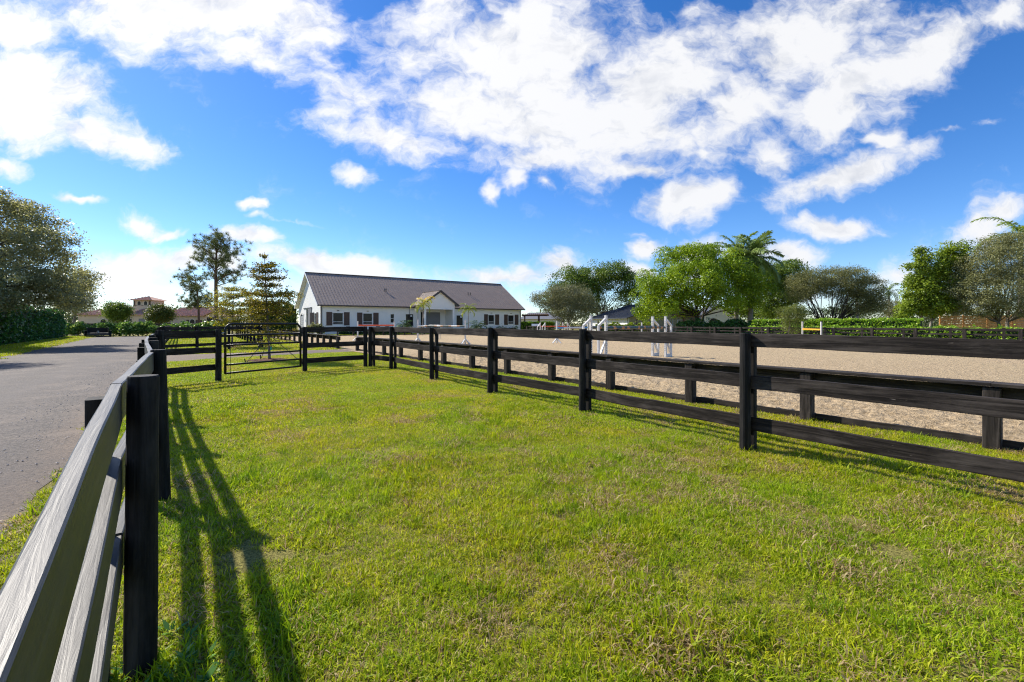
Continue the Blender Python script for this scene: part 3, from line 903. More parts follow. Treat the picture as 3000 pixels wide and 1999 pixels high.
# the fence beside the driveway: boards on the driveway side, close under the camera
LEFT = [(-2.75, 0.07), (-.35, -.035), (2.42, -.145), (4.68, -.14), (7.1, -.29), (8.8, -.38), (10.7, -.46), (13.0, -.48)]
fence('board_fence', 'long weathered black board fence running beside the gravel driveway', LEFT, (1.215, .905, .60), .152, .038, -1,
      (M['post_black'], M['weathered_black']), .054, 1.235, True, warp=.004, lean={2: (.012, 0.0), 3: (-.05, .02)}, drops=[-.13, -.115, 0, 0, .005, 0, 0, 0])
RIGHT = [(15.1, 5.06), (14.0, 5.08), (11.15, 5.1), (8.55, 5.1), (5.6, 5.12), (2.62, 5.16), (-.1, 5.16), (-2.7, 5.16)]
RIGHT = [un(np.array((-4.75, 15.24))), un(G(1146, 14.35)), un(G(1265, 11.72)), un(G(1436, 9.49)), un(G(1706, 7.45)), un(G(2183, 5.17)), (-.05, 5.17), (-2.7, 5.17)]
fence('board_fence', 'black three board fence between the grass paddock and the sand arena', RIGHT, (1.335, .865, .39), .152, .036, -1,
      (M['post_black'], M['black_fence']), .058, 1.345, True, warp=.01)
# side of the front fence left of the gate, and right of it
GL = un(np.array((-7.33, 11.36))); GR = un(np.array((-6.19, 13.6)))
fence('board_fence', 'short black board fence section left of the tube gate', [(12.95, -.42), GL], (1.285, .865, .43), .145, .036, -1,
      (M['post_black'], M['black_fence']), .068, 1.305, False, warp=.008)
fence('board_fence', 'short black board fence section right of the tube gate', [GR, (RIGHT[0][0] - .02, RIGHT[0][1] - .16)], (1.34, .87, .40), .150, .036, -1,
      (M['post_black'], M['black_fence']), .064, 1.35, False, warp=.008)
# second paddock beyond the path
fence('board_fence', 'black board fence along the front of the paddock behind the gravel path', [(26.95, -.78), (28.0, .55), (29.1, 2.0), (30.3, 3.6)], (1.28, .86, .43), .145, .036, -1,
      (M['post_black'], M['black_fence']), .07, 1.30, False, warp=.008)
fence('board_fence', 'far black board fence continuing along the driveway past the gravel path', [(26.95, -.95)] + [(26.95 + 2.6 * k, -.98 - .012 * k) for k in range(1, 11)], (1.24, .85, .43), .145, .036, 1,
      (M['post_black'], M['black_fence']), .07, 1.27, False, warp=.008)
fence('board_fence', 'receding black board fence seen through the gate below the young tree', [(30.5, 3.75)] + [(30.5 + 2.6 * k, 3.8 + .06 * k) for k in range(1, 10)], (1.24, .85, .43), .145, .036, 1,
      (M['post_black'], M['black_fence']), .07, 1.27, False, warp=.008)

# low arena rail with flat cap
def arena_rail(label, a, b, step, zc=.75, ends=True):
    a = np.array(a, float); b = np.array(b, float)
    L = np.linalg.norm(b - a); k = max(2, int(round(L / step)) + 1)
    root = thing('arena_rail', label, 'rail', P(*a))
    pts = [P(*(a + (b - a) * i / (k - 1))) for i in range(k)]
    t = (pts[-1] - pts[0]) / np.linalg.norm(pts[-1] - pts[0]); s = np.array((t[1], -t[0], 0))
    if np.dot(s[:2], N) < 0: s = -s
    for p_ in pts:
        MB().frame_box(p_ + np.array((0, 0, -.02)), (0, 0, 1), t, s, (0, -.075, -.075), (zc - .02, .075, .075), .008).build('post', M['arena_rail_wood'], root)
    for i in range(k - 1):
        p0, p1 = pts[i] + t * (.002 if i else -.12), pts[i + 1] - t * (.002 if i < k - 2 else -.12)
        MB().beam(p0 + np.array((0, 0, zc - .001)) + s * .03, p1 + np.array((0, 0, zc - .001)) + s * .03, .26, .038, .004, segs=6, warp=.006).build('cap_board', M['arena_rail_wood'], root)
        MB().beam(p0 + s * .097 + np.array((0, 0, zc - .14)), p1 + s * .097 + np.array((0, 0, zc - .14)), .04, .2, .004, segs=6, warp=.006).build('side_board', M['arena_rail_wood'], root)
        MB().beam(p0 + s * .097 + np.array((0, 0, .045)), p1 + s * .097 + np.array((0, 0, .045)), .04, .13, .004, segs=6, warp=.008).build('base_board', M['arena_rail_wood'], root)
    return root


arena_rail('low black arena rail with flat cap behind the paddock fence', (-4.73, 7.62), (24.0, 7.35), 1.92)
arena_rail('short low arena rail left of the arena entrance', (26.4, 7.0), (34, 6.95), 1.5)
arena_rail('low arena rail in front of the young trees beyond the entrance', (34.6, 6.95), (53.5, 6.9), 1.9)
arena_rail('low arena rail across the far end before the white barn', (54, 7.1), (54, 39.5), 1.8)
# far long side of the arena: two board fences one behind the other
FAR0 = (14.1, 41.07)
fence('board_fence', 'dark two board fence along the far side of the arena', [(14.1 + 2.445 * k, 41.07) for k in range(-8, 17)], (1.08, .80), .11, .036, 1,
      (M['arena_rail_wood'], M['arena_rail_wood']), .085, 1.12, False, warp=.008, square=True)
fence('board_fence', 'second board fence just behind the far arena fence', [(13.2 + 2.6 * k, 44.2) for k in range(-7, 9)], (1.10, .74), .10, .036, 1,
      (M['arena_rail_wood'], M['arena_rail_wood']), .07, 1.14, False, warp=.008, square=True)

# ------------------------------------------------------------------ tube gate
ga = np.array((-7.33, 11.36, 0)); gb = np.array((-6.19, 13.6, 0))
gt = (gb - ga) / np.linalg.norm(gb - ga); gl = np.linalg.norm(gb - ga)
gs = np.array((gt[1], -gt[0], 0))
root = thing('tube_gate', 'black tubular metal gate with rounded top corners', 'gate', ga)
g0, g1 = .17, gl - .15
def gp(s, z): return ga + gt * s + np.array((0, 0, z))
rr = .17; zt = 1.435; zb = .175
path = [gp(g0, zb)] + [gp(g0 + rr - rr * math.cos(a), zt - rr + rr * math.sin(a)) for a in np.linspace(0, math.pi / 2, 7)] \
    + [gp(g1 - rr + rr * math.sin(a), zt - rr + rr * math.cos(a)) for a in np.linspace(0, math.pi / 2, 7)] + [gp(g1, zb)]
MB().tube(path, .029, 12).build('frame', M['gate_metal'], root, smooth=True)
for z in (1.15, .895, .64, .40, .185):
    MB().tube([gp(g0 - .005, z), gp((g0 + g1) / 2, z), gp(g1 + .005, z)], .025, 10).build('bar', M['gate_metal'], root, smooth=True)
for z in (1.18, .28):
    MB().tube([gp(g1, z), gp(gl - .05, z)], .014, 8).beam(gp(gl - .09, z - .05), gp(gl - .09, z + .05), .03, .02, 0, up=gt).build('hinge', M['gate_metal'], root)
MB().tube([gp(g0, 1.22), gp(.09, 1.20), gp(.04, 1.17)], .013, 8).beam(gp(g0 - .005, 1.17), gp(g0 - .005, 1.33), .035, .012, 0, up=gs).build('latch', M['galvanised'], root)
mbc = MB()
for k in range(34):
    z = .90 - k * .026
    if z < .02: break
    c = gp(g0 + .13 + .004 * math.sin(k), z)
    d1 = gt if k % 2 else gs
    ring = [c + d1 * .008 * math.cos(a) + np.array((0, 0, .018)) * math.sin(a) for a in np.linspace(0, 2 * math.pi, 7)]
    mbc.tube(ring, .0032, 4, cap=False)
mbc.build('chain', M['dark_metal'], root)
MB().frame_box(gp(g0, .88), gt, gs, (0, 0, 1), (-.02, -.05, -.04), (.12, -.025, .04)).build('lock_plate', M['gate_metal'], root)

# ------------------------------------------------------------------ trees
OUT = {}


def crown_points(blobs, clumps, per, cr, flat=.7, shell=.55, zmin=None, puff=.6):
    """blobs: (centre, (rx, ry, rz)); leaves sit in clumps, clumps sit towards the outside of the blobs"""
    vol = np.array([(b[1][0] * b[1][1] * b[1][2]) ** (2 / 3) for b in blobs]); vol /= vol.sum()
    which = rng.choice(len(blobs), clumps, p=vol)
    d = unit(rng.normal(0, 1, (clumps, 3)))
    rad = rng.uniform(shell ** 2, 1, clumps) ** .5
    C = np.array([b[0] for b in blobs])[which] + d * rad[:, None] * np.array([b[1] for b in blobs])[which]
    if zmin is not None: C = C[C[:, 2] > zmin]
    k = len(C)
    cs = cr * rng.uniform(.6, 1.3, k)
    dr = unit(rng.normal(0, 1, (k, per, 3)) + np.array((0, 0, .45)))
    off_ = dr * (rng.uniform(.15, 1, (k, per, 1)) ** puff) * cs[:, None, None] * np.array((1, 1, flat)) + rng.normal(0, .08, (k, per, 3)) * cr
    OUT['d'] = dr.reshape(-1, 3)
    return C, (C[:, None, :] + off_).reshape(-1, 3)


def limb(mb, p0, p1, r0, r1, bend=.12, sides=6, segs=5):
    p0 = np.array(p0, float); p1 = np.array(p1, float); L = np.linalg.norm(p1 - p0)
    w_ = rng.normal(0, bend * L, 3); w_[2] = abs(w_[2]) * .6
    pts = []
    for i in range(segs + 1):
        t = i / segs
        pts.append(p0 * (1 - t) + p1 * t + w_ * math.sin(math.pi * t) * .6 + rng.normal(0, .012 * L, 3) * (0 < i < segs))
    mb.tube(pts, [r0 * (1 - i / segs) + r1 * i / segs for i in range(segs + 1)], sides, cap=False)
    return pts


def tree(name, label, base, blobs, leafmat, barkmat, clumps, per, cr, L, Wd, tr, fork, stems=1, limbs=14, flat=.7, shell=.5, up=.35, droop=0., zmin=None, lean=(0, 0), spread=.5, twigs=0, group=None, cat='tree', puff=.6):
    base = np.array(base, float)
    root = thing(name, label, cat, base, group)
    C, leaves = crown_points(blobs, clumps, per, cr, flat, shell, zmin, puff)
    V = leaf_quads(leaves, L, Wd, up, droop, None, OUT['d']) - base
    me = quads_mesh('crown', V, leafmat, np.clip(np.repeat(rng.random(len(C)), per) * .5 + rng.random(len(leaves)) * .5, 0, 1))
    link('crown', me, root)
    mb = MB()
    cen = np.mean([b[0] for b in blobs], 0)
    forks = []
    for s in range(stems):
        an = 2 * math.pi * s / stems + rng.uniform(0, 1)
        sp = spread if stems > 1 else 0
        top = np.array((base[0] + lean[0] + math.cos(an) * sp * fork, base[1] + lean[1] + math.sin(an) * sp * fork, fork))
        st = base + np.array((math.cos(an), math.sin(an), 0)) * tr * .5 * (stems > 1)
        mid = st * .5 + top * .5 + np.append(rng.normal(0, .04 * fork, 2), 0)
        r0 = tr if stems == 1 else tr * .62
        mb.tube([st - np.array((0, 0, .05)), st * .88 + mid * .12, mid, top], [r0 * 1.5, r0 * 1.05, r0 * .85, r0 * .7], 10, cap=False, noise=.05)
        forks.append((top, r0 * .7))
    if limbs and len(C):
        pick = C[rng.choice(len(C), min(limbs, len(C)), replace=False)]
        for q in pick:
            f, r0 = min(forks, key=lambda x: np.linalg.norm(x[0] - q) + rng.uniform(0, 1))
            e = q * .93 + f * .07
            mid_pts = limb(mb, f - np.array((0, 0, r0 * .6)), e, r0 * rng.uniform(.35, .6), .012 + .002 * np.linalg.norm(e - f), .10)
            for _ in range(twigs):
                j = rng.integers(2, 5)
                qq = C[rng.integers(0, len(C))]
                if np.linalg.norm(qq - mid_pts[j]) < np.linalg.norm(e - f) * .7:
                    limb(mb, mid_pts[j], qq, r0 * .16, .01, .08, 4, 3)
    mb.build('trunk', barkmat, root, smooth=True, recalc=False)
    return root


def blob(px, py, rx, ry, d, depth=None):
    c = W(px, py, d); k = d / F
    return (c, (rx * k, (depth if depth else rx * k * .9), ry * k))


# left side: oaks above the dark hedge
d = 28
tree('oak_tree', 'large dusky oak with glittering small leaves above the dark hedge', P(42, -12.2),
     [blob(-150, 760, 200, 170, d), blob(20, 690, 120, 110, d + 1), blob(80, 780, 110, 95, d - 1), blob(-30, 630, 90, 80, d), blob(40, 850, 150, 65, d - 2), blob(130, 850, 80, 55, d), blob(-120, 880, 170, 50, d - 2),
      blob(120, 660, 80, 30, d), blob(165, 705, 70, 26, d - 1), blob(185, 755, 50, 26, d), blob(20, 600, 50, 34, d), blob(90, 620, 50, 22, d), blob(205, 815, 62, 48, d + 3), blob(225, 872, 52, 34, d + 3), blob(170, 890, 70, 26, d + 1)],
     M['leaf_oak_left'], M['bark_dark'], 720, 110, .78, .15, .07, .34, 3.0, limbs=50, flat=.6, shell=.35, up=.2, zmin=2.0, twigs=4, puff=.8)
tree('oak_tree', 'small round oak at the end of the big oak over the driveway', G(222, 56),
     [blob(205, 850, 55, 55, 56), blob(240, 820, 32, 38, 56), blob(215, 890, 50, 35, 55)],
     M['leaf_oak_left'], M['bark_grey'], 300, 42, .8, .2, .10, .16, 3.2, limbs=14, shell=.3, zmin=2.2)
tree('oak_tree', 'oak just past the picture edge whose dappled shade falls on the driveway', G(-330, 19),
     [blob(-330, 560, 190, 110, 19), blob(-250, 640, 130, 80, 18), blob(-420, 650, 150, 90, 20), blob(-230, 500, 90, 70, 19.5)],
     M['leaf_oak_left'], M['bark_dark'], 190, 70, .75, .15, .07, .22, 3.0, limbs=20, shell=.3, zmin=2.5, puff=.8)
tree('bushy_tree', 'round dark green tree standing before the tiled house', G(345, 76),
     [blob(345, 918, 32, 28, 76), blob(328, 908, 20, 20, 76), blob(362, 908, 17, 20, 76)], M['leaf_dark_tree'], M['bark_grey'], 220, 46, 1.0, .26, .14, .15, 1.6, limbs=10, shell=.35, zmin=.9)
tree('bushy_tree', 'round tree with rusty orange leaf tips before the tiled house', G(468, 74),
     [blob(468, 928, 34, 24, 74), blob(466, 908, 22, 13, 74), blob(486, 918, 18, 18, 74)], M['leaf_rust'], M['bark_grey'], 240, 46, .9, .24, .13, .14, 1.4, limbs=10, shell=.35, zmin=.7)

# pines behind
def pine(label, base, trunk_pts, r0, boughs, seed):
    """boughs: (start point on trunk, end point, size)"""
    root = thing('pine_tree', label, 'tree', base)
    mb = MB()
    mb.tube(trunk_pts, [r0 * (1 - .75 * i / (len(trunk_pts) - 1)) for i in range(len(trunk_pts))], 9, cap=False, noise=.04)
    tuftc = []
    for (a, e, sz) in boughs:
        a = np.array(a); e = np.array(e); L = np.linalg.norm(e - a)
        pts = limb(mb, a, e, .03 + .016 * L, .02, .12, 5, 5)
        m_ = int(6 + L * 4.2 * sz)
        for _ in range(m_):
            t = rng.uniform(.35, 1.05); i = min(4, int(t * 5)); q = pts[i] + (pts[i + 1] - pts[i]) * (t * 5 - i)
            q2 = q + rng.normal(0, .34 * sz, 3) * np.array((1, 1, .7)) * (.6 + .25 * L) + np.array((0, 0, .18))
            tuftc.append(q2)
            if rng.random() < .5: mb.tube([q, q2], [.018, .008], 3, cap=False)
    mb.build('trunk', M['bark_pine'], root, recalc=False, smooth=True)
    T = np.array(tuftc); per = 34
    c = np.repeat(T, per, 0)
    dv = unit(rng.normal(0, 1, c.shape) + np.array((0, 0, .35))); Ls = rng.uniform(.32, .55, (len(c), 1))
    s = unit(np.cross(dv, rng.normal(0, 1, c.shape))) * .019
    V = np.stack((c - s, c + s, c + dv * Ls + s * .5, c + dv * Ls - s * .5), 1) - base
    link('crown', quads_mesh('crown', V, M['leaf_pine']), root)


d = 68
tp = [W(634, 955, d), W(633, 880, d), W(632, 800, d), W(634, 750, d), W(636, 705, d)]
tp[0][2] = 0
def on(y, k=None): return W(np.interp(y, [705, 750, 800, 880], [636, 634, 632, 633]), y, d)
bg_ = [((625, 702), 1), ((650, 690), .9), ((610, 700), 1), ((672, 715), 1), ((590, 715), 1), ((565, 708), 1), ((600, 735), .9), ((655, 735), .9), ((690, 740), .9), ((708, 722), 1.1),
       ((582, 745), 1), ((570, 760), .8), ((645, 760), .8), ((612, 775), .8), ((676, 760), .8), ((700, 800), 1.1), ((715, 790), .9), ((672, 805), 1), ((690, 820), 1), ((600, 800), .8), ((655, 695), 1), ((632, 684), 1), ((640, 715), 1)]
ys = [755, 730, 745, 735, 765, 770, 780, 770, 775, 775, 800, 790, 800, 808, 795, 830, 825, 835, 840, 830, 745, 720, 740]
pine('tall slender pine with open crown rising above the tiled house', G(634, d), tp, .30,
     [(on(y), W(e[0], e[1], d + rng.uniform(-2.5, 2.5)), s) for (e, s), y in zip(bg_, ys)], 1)
d2 = 74
tp = [G(583, d2), W(582, 900, d2), W(578, 850, d2), W(570, 805, d2)]
e2 = [(540, 800), (555, 782), (528, 812), (535, 830), (560, 820), (590, 815), (548, 845), (575, 840), (600, 838), (610, 860), (560, 862), (590, 868), (620, 880), (575, 885), (545, 885), (605, 895), (530, 880), (560, 900)]
pine('shorter leaning pine beside the tall slender pine', G(583, d2), tp, .2,
     [(W(np.interp(y + 25, [805, 850, 900], [570, 578, 582]), min(y + 25, 905), d2), W(x, y, d2 + rng.uniform(-2, 2)), 1.05) for x, y in e2], 2)

# young staked shade trees in front, foliage in flat tiers
def young_tree(label, base, top, tiers, mat, r0, stakes):
    base = np.array(base, float)
    root = thing('young_tree', label, 'tree', base)
    mb = MB()
    z0 = np.array((0, 0, 1.0))
    mb.tube([base - z0 * .03, base + z0 * .5, base * .55 + top * .45, base * .25 + top * .75, top], [r0 * 1.25, r0, r0 * .75, r0 * .45, .006], 9, cap=False, noise=.03)
    pts = []
    for (c, rx, rz, nb, dens) in tiers:
        c = np.array(c); st = base + (top - base) * ((c[2] - base[2] - .12) / (top[2] - base[2]))
        for k in range(nb):
            an = 2 * math.pi * k / nb + rng.uniform(-.4, .4); rr_ = rx * rng.uniform(.6, 1.1)
            e = c + np.array((math.cos(an) * rr_, math.sin(an) * rr_, rng.normal(0, rz * .4)))
            bp = limb(mb, st, e, .014, .004, .06, 4, 4)
            for _ in range(int(dens * rr_ * .62)):
                t = rng.uniform(.25, 1.08); i = min(3, int(t * 4)); q = bp[i] + (bp[i + 1] - bp[i]) * (t * 4 - i)
                pts.append(q + rng.normal(0, 1, 3) * np.array((.10 * rx + .04, .10 * rx + .04, rz * .32)))
    pts = np.array(pts)
    per = 9
    lv = (pts[:, None, :] + rng.normal(0, .055, (len(pts), per, 3)) * np.array((1, 1, .6))).reshape(-1, 3)
    mb.build('trunk', M['bark_grey'], root, recalc=False, smooth=True)
    V = leaf_quads(lv, .085, .042, .6) - base
    link('crown', quads_mesh('crown', V, mat), root)
    if stakes:
        for an in (.3, 2.35, 4.4):
            f = base + np.array((math.cos(an), math.sin(an), 0)) * 1.05
            MB().tube([base + np.array((0, 0, 1.0)), f], .012, 6).build('guy_stake', M['dark_metal'], root)
            MB().beam(f - np.array((0, 0, .03)), f + np.array((math.cos(an) * .06, math.sin(an) * .06, .17)), .035, .02).build('anchor_peg', M['arena_rail_wood'], root)
        mb = MB(); mb.frame_box(base + np.array((.065, -.05, .42)), (1, 0, 0), (0, 1, 0), (0, 0, 1), (0, 0, 0), (.05, .012, .13)); mb.build('tree_tag', M['tag_teal'], root)
    # mulch ring
    mb = MB(); k = 26
    ring = [base + np.array((math.cos(a), math.sin(a), 0)) * (.85 if stakes else .7) * rng.uniform(.8, 1.15) + np.array((0, 0, .012)) for a in np.linspace(0, 2 * math.pi, k, endpoint=False)]
    ring2 = [base + (r_ - base) * .5 + np.array((0, 0, .06 + rng.normal(0, .012))) for r_ in ring]
    vs = ring + ring2 + [base + np.array((0, 0, .09))]
    fs = [(i, (i + 1) % k, k + (i + 1) % k, k + i) for i in range(k)] + [(k + i, k + (i + 1) % k, 2 * k) for i in range(k)]
    mb.add(vs, fs)
    for _ in range(160):
        a = rng.uniform(0, 6.28); rr_ = rng.uniform(.1, .95) * (.85 if stakes else .7)
        c = base + np.array((math.cos(a) * rr_, math.sin(a) * rr_, .085 - .06 * rr_)); dd = rng.normal(0, 1, 3) * np.array((1, 1, .3)); dd /= np.linalg.norm(dd)
        mb.beam(c - dd * .03, c + dd * .03, .018, .008)
    mb.build('mulch', M['mulch'], root, recalc=False)
    return root


d = 17.6; b = G(789, d)
tiers = [(W(775, 748, d), .16, .10, 4, 40), (W(790, 775, d), .55, .10, 8, 34), (W(785, 790, d), .62, .12, 8, 34), (W(785, 813, d), .72, .14, 9, 34), (W(780, 832, d), .6, .12, 8, 26),
         (W(800, 862, d), 1.05, .16, 12, 36), (W(790, 885, d), 1.0, .2, 12, 36), (W(785, 912, d), .95, .2, 11, 34), (W(785, 940, d), .8, .2, 9, 30), (W(800, 975, d), .85, .2, 8, 22), (W(800, 1000, d), .8, .18, 7, 14)]
young_tree('slim young staked tree with tiered foliage and red mulch behind the gate', b, W(774, 738, d), tiers, M['leaf_young_dark'], .045, True)
d = 27; b = G(680, d)
tiers = [(W(680, 846, d), .8, .2, 9, 34), (W(690, 866, d), 1.35, .25, 12, 36), (W(690, 890, d), 1.6, .3, 14, 36), (W(690, 915, d), 1.5, .3, 14, 36), (W(690, 940, d), 1.3, .3, 12, 34), (W(690, 962, d), .9, .22, 9, 26)]
young_tree('broad yellow green young tree behind the paddock fence left of the staked one', b, W(684, 834, d), tiers, M['leaf_young_olive'], .05, False)

# right side of the picture
d = 92
tree('shade_tree', 'tall dark green spreading tree behind the blue roofed building', G(1760, d + 2),
     [blob(1680, 835, 70, 55, d), blob(1740, 815, 70, 42, d), blob(1800, 808, 60, 36, d), blob(1640, 870, 50, 45, d), blob(1830, 840, 45, 45, d), blob(1710, 870, 80, 40, d), blob(1850, 870, 45, 40, d)],
     M['leaf_dark_tree'], M['bark_grey'], 420, 100, 1.7, .34, .18, .35, 3.5, stems=3, limbs=30, flat=.55, shell=.45, zmin=3.6, spread=.25)
d = 72
tree('olive_tree', 'silvery grey green bushy tree right of the white barn', G(1660, d),
     [blob(1660, 885, 70, 45, d), blob(1640, 865, 45, 35, d), blob(1690, 870, 45, 35, d), blob(1600, 885, 40, 28, d), blob(1665, 915, 75, 28, d), blob(1570, 870, 22, 14, d), blob(1720, 900, 32, 25, d)],
     M['leaf_silver'], M['bark_grey'], 620, 56, .9, .22, .07, .2, 1.5, stems=3, limbs=26, flat=.8, shell=.4, zmin=.7, spread=.4, twigs=1)
d = 60
BT = [(1905, 850, 40, 55), (1935, 810, 55, 45), (1985, 775, 60, 42), (2040, 755, 60, 34), (2100, 768, 60, 36), (2150, 790, 55, 40), (2195, 820, 50, 45), (2215, 850, 35, 45), (1960, 860, 60, 50), (2030, 830, 70, 55), (2100, 840, 60, 50),
      (2160, 860, 50, 45), (1900, 900, 36, 35), (1940, 905, 45, 28), (2000, 890, 50, 30), (2110, 890, 45, 28), (2060, 800, 60, 40), (1925, 930, 28, 20), (2160, 900, 26, 22)]
tree('shade_tree', 'big domed lime green tree with lumpy boughs beside the tall palms', G(2049, d + 1),
     [blob(x + rng.uniform(-6, 6), y, rx, ry, d + rng.uniform(-3.5, 3)) for (x, y, rx, ry) in BT],
     M['leaf_lime_tree'], M['bark_dark'], 260, 300, 1.25, .25, .13, .42, 2.6, stems=2, limbs=30, flat=.8, shell=.8, up=.35, droop=.5, zmin=1.6, spread=.3, puff=.22)
d = 70
tree('shade_tree', 'dark broad tree between the tall palms and the wide dusky tree', G(2300, d),
     [blob(2250, 818, 50, 46, d), blob(2305, 806, 58, 40, d), blob(2290, 870, 65, 45, d), blob(2250, 900, 45, 35, d), blob(2340, 850, 40, 40, d)],
     M['leaf_dark_tree'], M['bark_dark'], 300, 100, 1.3, .28, .14, .28, 2.4, stems=2, limbs=18, flat=.6, shell=.45, zmin=1.6)
d = 78
tree('shade_tree', 'light green small tree showing low between the palm trunks', G(2215, d),
     [blob(2215, 915, 45, 26, d), blob(2175, 905, 26, 24, d), blob(2260, 920, 26, 20, d)], M['leaf_mid_green'], M['bark_grey'], 220, 50, 1.0, .26, .12, .16, 1.6, limbs=8, shell=.4, zmin=.8)
d = 55
tree('shade_tree', 'wide dusky umbrella shaped tree with many dark stems', G(2430, d),
     [blob(2370, 830, 60, 36, d), blob(2430, 815, 70, 34, d), blob(2490, 820, 60, 36, d), blob(2545, 850, 50, 42, d), blob(2570, 885, 32, 40, d), blob(2520, 885, 60, 36, d), blob(2350, 860, 40, 30, d), blob(2450, 845, 70, 30, d)],
     M['leaf_dusky'], M['bark_dark'], 900, 62, .8, .17, .065, .24, 1.2, stems=6, limbs=46, flat=.6, shell=.5, zmin=2.3, spread=.55, twigs=2)
d = 37
tree('shrub', 'small wispy olive green shrub tree in front of the far arena fence', G(2318, d),
     [blob(2318, 930, 34, 26, d), blob(2335, 908, 26, 18, d), blob(2300, 915, 22, 18, d), blob(2325, 960, 30, 20, d), blob(2345, 930, 22, 20, d)],
     M['leaf_wispy'], M['bark_grey'], 190, 44, .42, .14, .03, .06, .7, stems=2, limbs=16, flat=.7, shell=.3, zmin=.15, cat='shrub')
d = 43
tree('shade_tree', 'fresh green leafy tree left of the big grey oak', G(2722, d),
     [blob(2690, 800, 36, 42, d), blob(2700, 750, 22, 24, d), blob(2740, 780, 36, 36, d), blob(2790, 745, 42, 34, d), blob(2810, 790, 36, 40, d), blob(2760, 830, 55, 34, d), blob(2690, 850, 44, 34, d), blob(2720, 895, 60, 30, d),
      blob(2660, 905, 32, 22, d), blob(2760, 900, 36, 26, d), blob(2650, 930, 26, 18, d)],
     M['leaf_mid_green'], M['bark_pale'], 330, 110, .68, .2, .12, .2, 1.6, stems=2, limbs=26, flat=.7, shell=.4, up=.4, zmin=.7, twigs=1)
d = 41
tree('oak_tree', 'huge grey green oak filling the far edge beside the slatted cedar fence', G(2945, d + 1),
     [blob(2900, 780, 80, 60, d), blob(2990, 760, 110, 80, d), blob(2860, 850, 70, 60, d), blob(2950, 850, 90, 60, d - 1), blob(2880, 900, 80, 34, d), blob(3010, 900, 90, 36, d), blob(2820, 820, 40, 50, d + 1), blob(2930, 720, 60, 34, d + 1), blob(3080, 820, 100, 100, d)],
     M['leaf_grey_oak'], M['bark_grey'], 1250, 66, .62, .145, .06, .26, 1.6, stems=2, limbs=36, flat=.65, shell=.45, up=.4, zmin=1.75, twigs=1)
d = 52
tree('oak_tree', 'slim pale trunked tree with greyish leaves behind the fresh green tree', G(2797, d),
     [blob(2790, 900, 40, 30, d), blob(2770, 870, 30, 30, d), blob(2620, 905, 30, 26, 62), blob(2815, 860, 26, 36, d)], M['leaf_silver'], M['bark_pale'], 240, 52, .8, .2, .08, .17, 2.2, limbs=12, shell=.35, zmin=1.7)

# palms
def frond_mesh(L, lift, droop, leaflets, ll, lw, mat, seed=0, vee=.5, twist=0.):
    """one palm frond growing along +x from the origin"""
    n = 14; pts = []
    for i in range(n):
        t = i / (n - 1)
        a = lift - (droop + .45) * t ** 1.5
        pts.append((0, 0, 0) if i == 0 else (pts[-1][0] + math.cos(a) * L / (n - 1), 0, pts[-1][2] + math.sin(a) * L / (n - 1)))
    pts = np.array(pts)
    mb = MB(); mb.tube(pts, [.028 * (1 - .85 * i / (n - 1)) * (L / 2.5) ** .6 for i in range(n)], 4, cap=False)
    vs = []; fs = []
    for k in range(leaflets):
        t = .1 + .9 * (k + rng.uniform(-.3, .3)) / leaflets; t = min(max(t, .06), .995)
        i = min(n - 2, int(t * (n - 1))); f = t * (n - 1) - i
        q = pts[i] * (1 - f) + pts[i + 1] * f; tx = unit((pts[i + 1] - pts[i])[None])[0]
        l_ = ll * (math.sin(math.pi * (0.12 + .8 * t)) ** .6) * rng.uniform(.85, 1.1)
        for sgn in (-1, 1):
            dv = tx * (.45 + .5 * t) + np.array((0, sgn * 1.0, 0)) + np.array((0, 0, vee - .9 * rng.random())); dv /= np.linalg.norm(dv)
            mid = q + dv * l_ * .55; tip = mid + (dv + np.array((0, 0, -.75))) / 1.25 * l_ * .5
            s = np.cross(dv, (0, 0, 1)); s = s / (np.linalg.norm(s) + 1e-6) * lw * .5
            if rng.random() < .5: s = s * .8 + np.array((0, 0, lw * .3))
            mb.add([q - s * .6, q + s * .6, mid + s, mid - s, tip], [(0, 1, 2, 3), (3, 2, 4)])
    me = mb.mesh('frond', mat)
    a = me.attributes.new('rnd', 'FLOAT', 'POINT'); a.data.foreach_set('value', np.repeat(rng.random(), len(me.vertices)).astype(np.float32))
    return me


def palm(label, base, top, r0, fronds, L, mat, bark, shaft=None, ll=.5, lw=.03, leaflets=34, lifts=(1.25, -.35), droop=.9, trunk=True, cat='palm tree', name='palm_tree', ring=False):
    base = np.array(base, float); top = np.array(top, float)
    root = thing(name, label, cat, base)
    if trunk:
        mb = MB(); k = 22
        pts = [base * (1 - t) + top * t + np.array((math.sin(t * 3) * .03, 0, 0)) for t in np.linspace(0, 1, k)]
        mb.tube([pts[0] - np.array((0, 0, .03))] + pts[1:], [r0 * (1.25 - .5 * i / k + (.05 if i % 2 else 0)) for i in range(k)], 12, cap=True)
        mb.build('trunk', bark, root, smooth=True)
        if shaft:
            MB().tube([top - np.array((0, 0, .05)), top + np.array((0, 0, shaft * .5)), top + np.array((0, 0, shaft))], [r0 * .78, r0 * .7, r0 * .3], 10).build('crownshaft', M['leaf_palm'], root, smooth=True)
    kinds = [frond_mesh(L, lf, droop * rng.uniform(.85, 1.15), leaflets, ll, lw, mat) for lf in np.linspace(lifts[0], lifts[1], 5)]
    for i in range(fronds):
        lv = i / max(1, fronds - 1)
        k = min(4, int(lv * 5)); an = i * 2.39996 + rng.uniform(-.2, .2)
        o = link('frond', kinds[k], root, tuple(top - base + np.array((0, 0, (shaft or 0) * .92))))
        o.rotation_euler = (rng.uniform(-.25, .25), 0, an); s = rng.uniform(.85, 1.12); o.scale = (s, s, s)
    return root


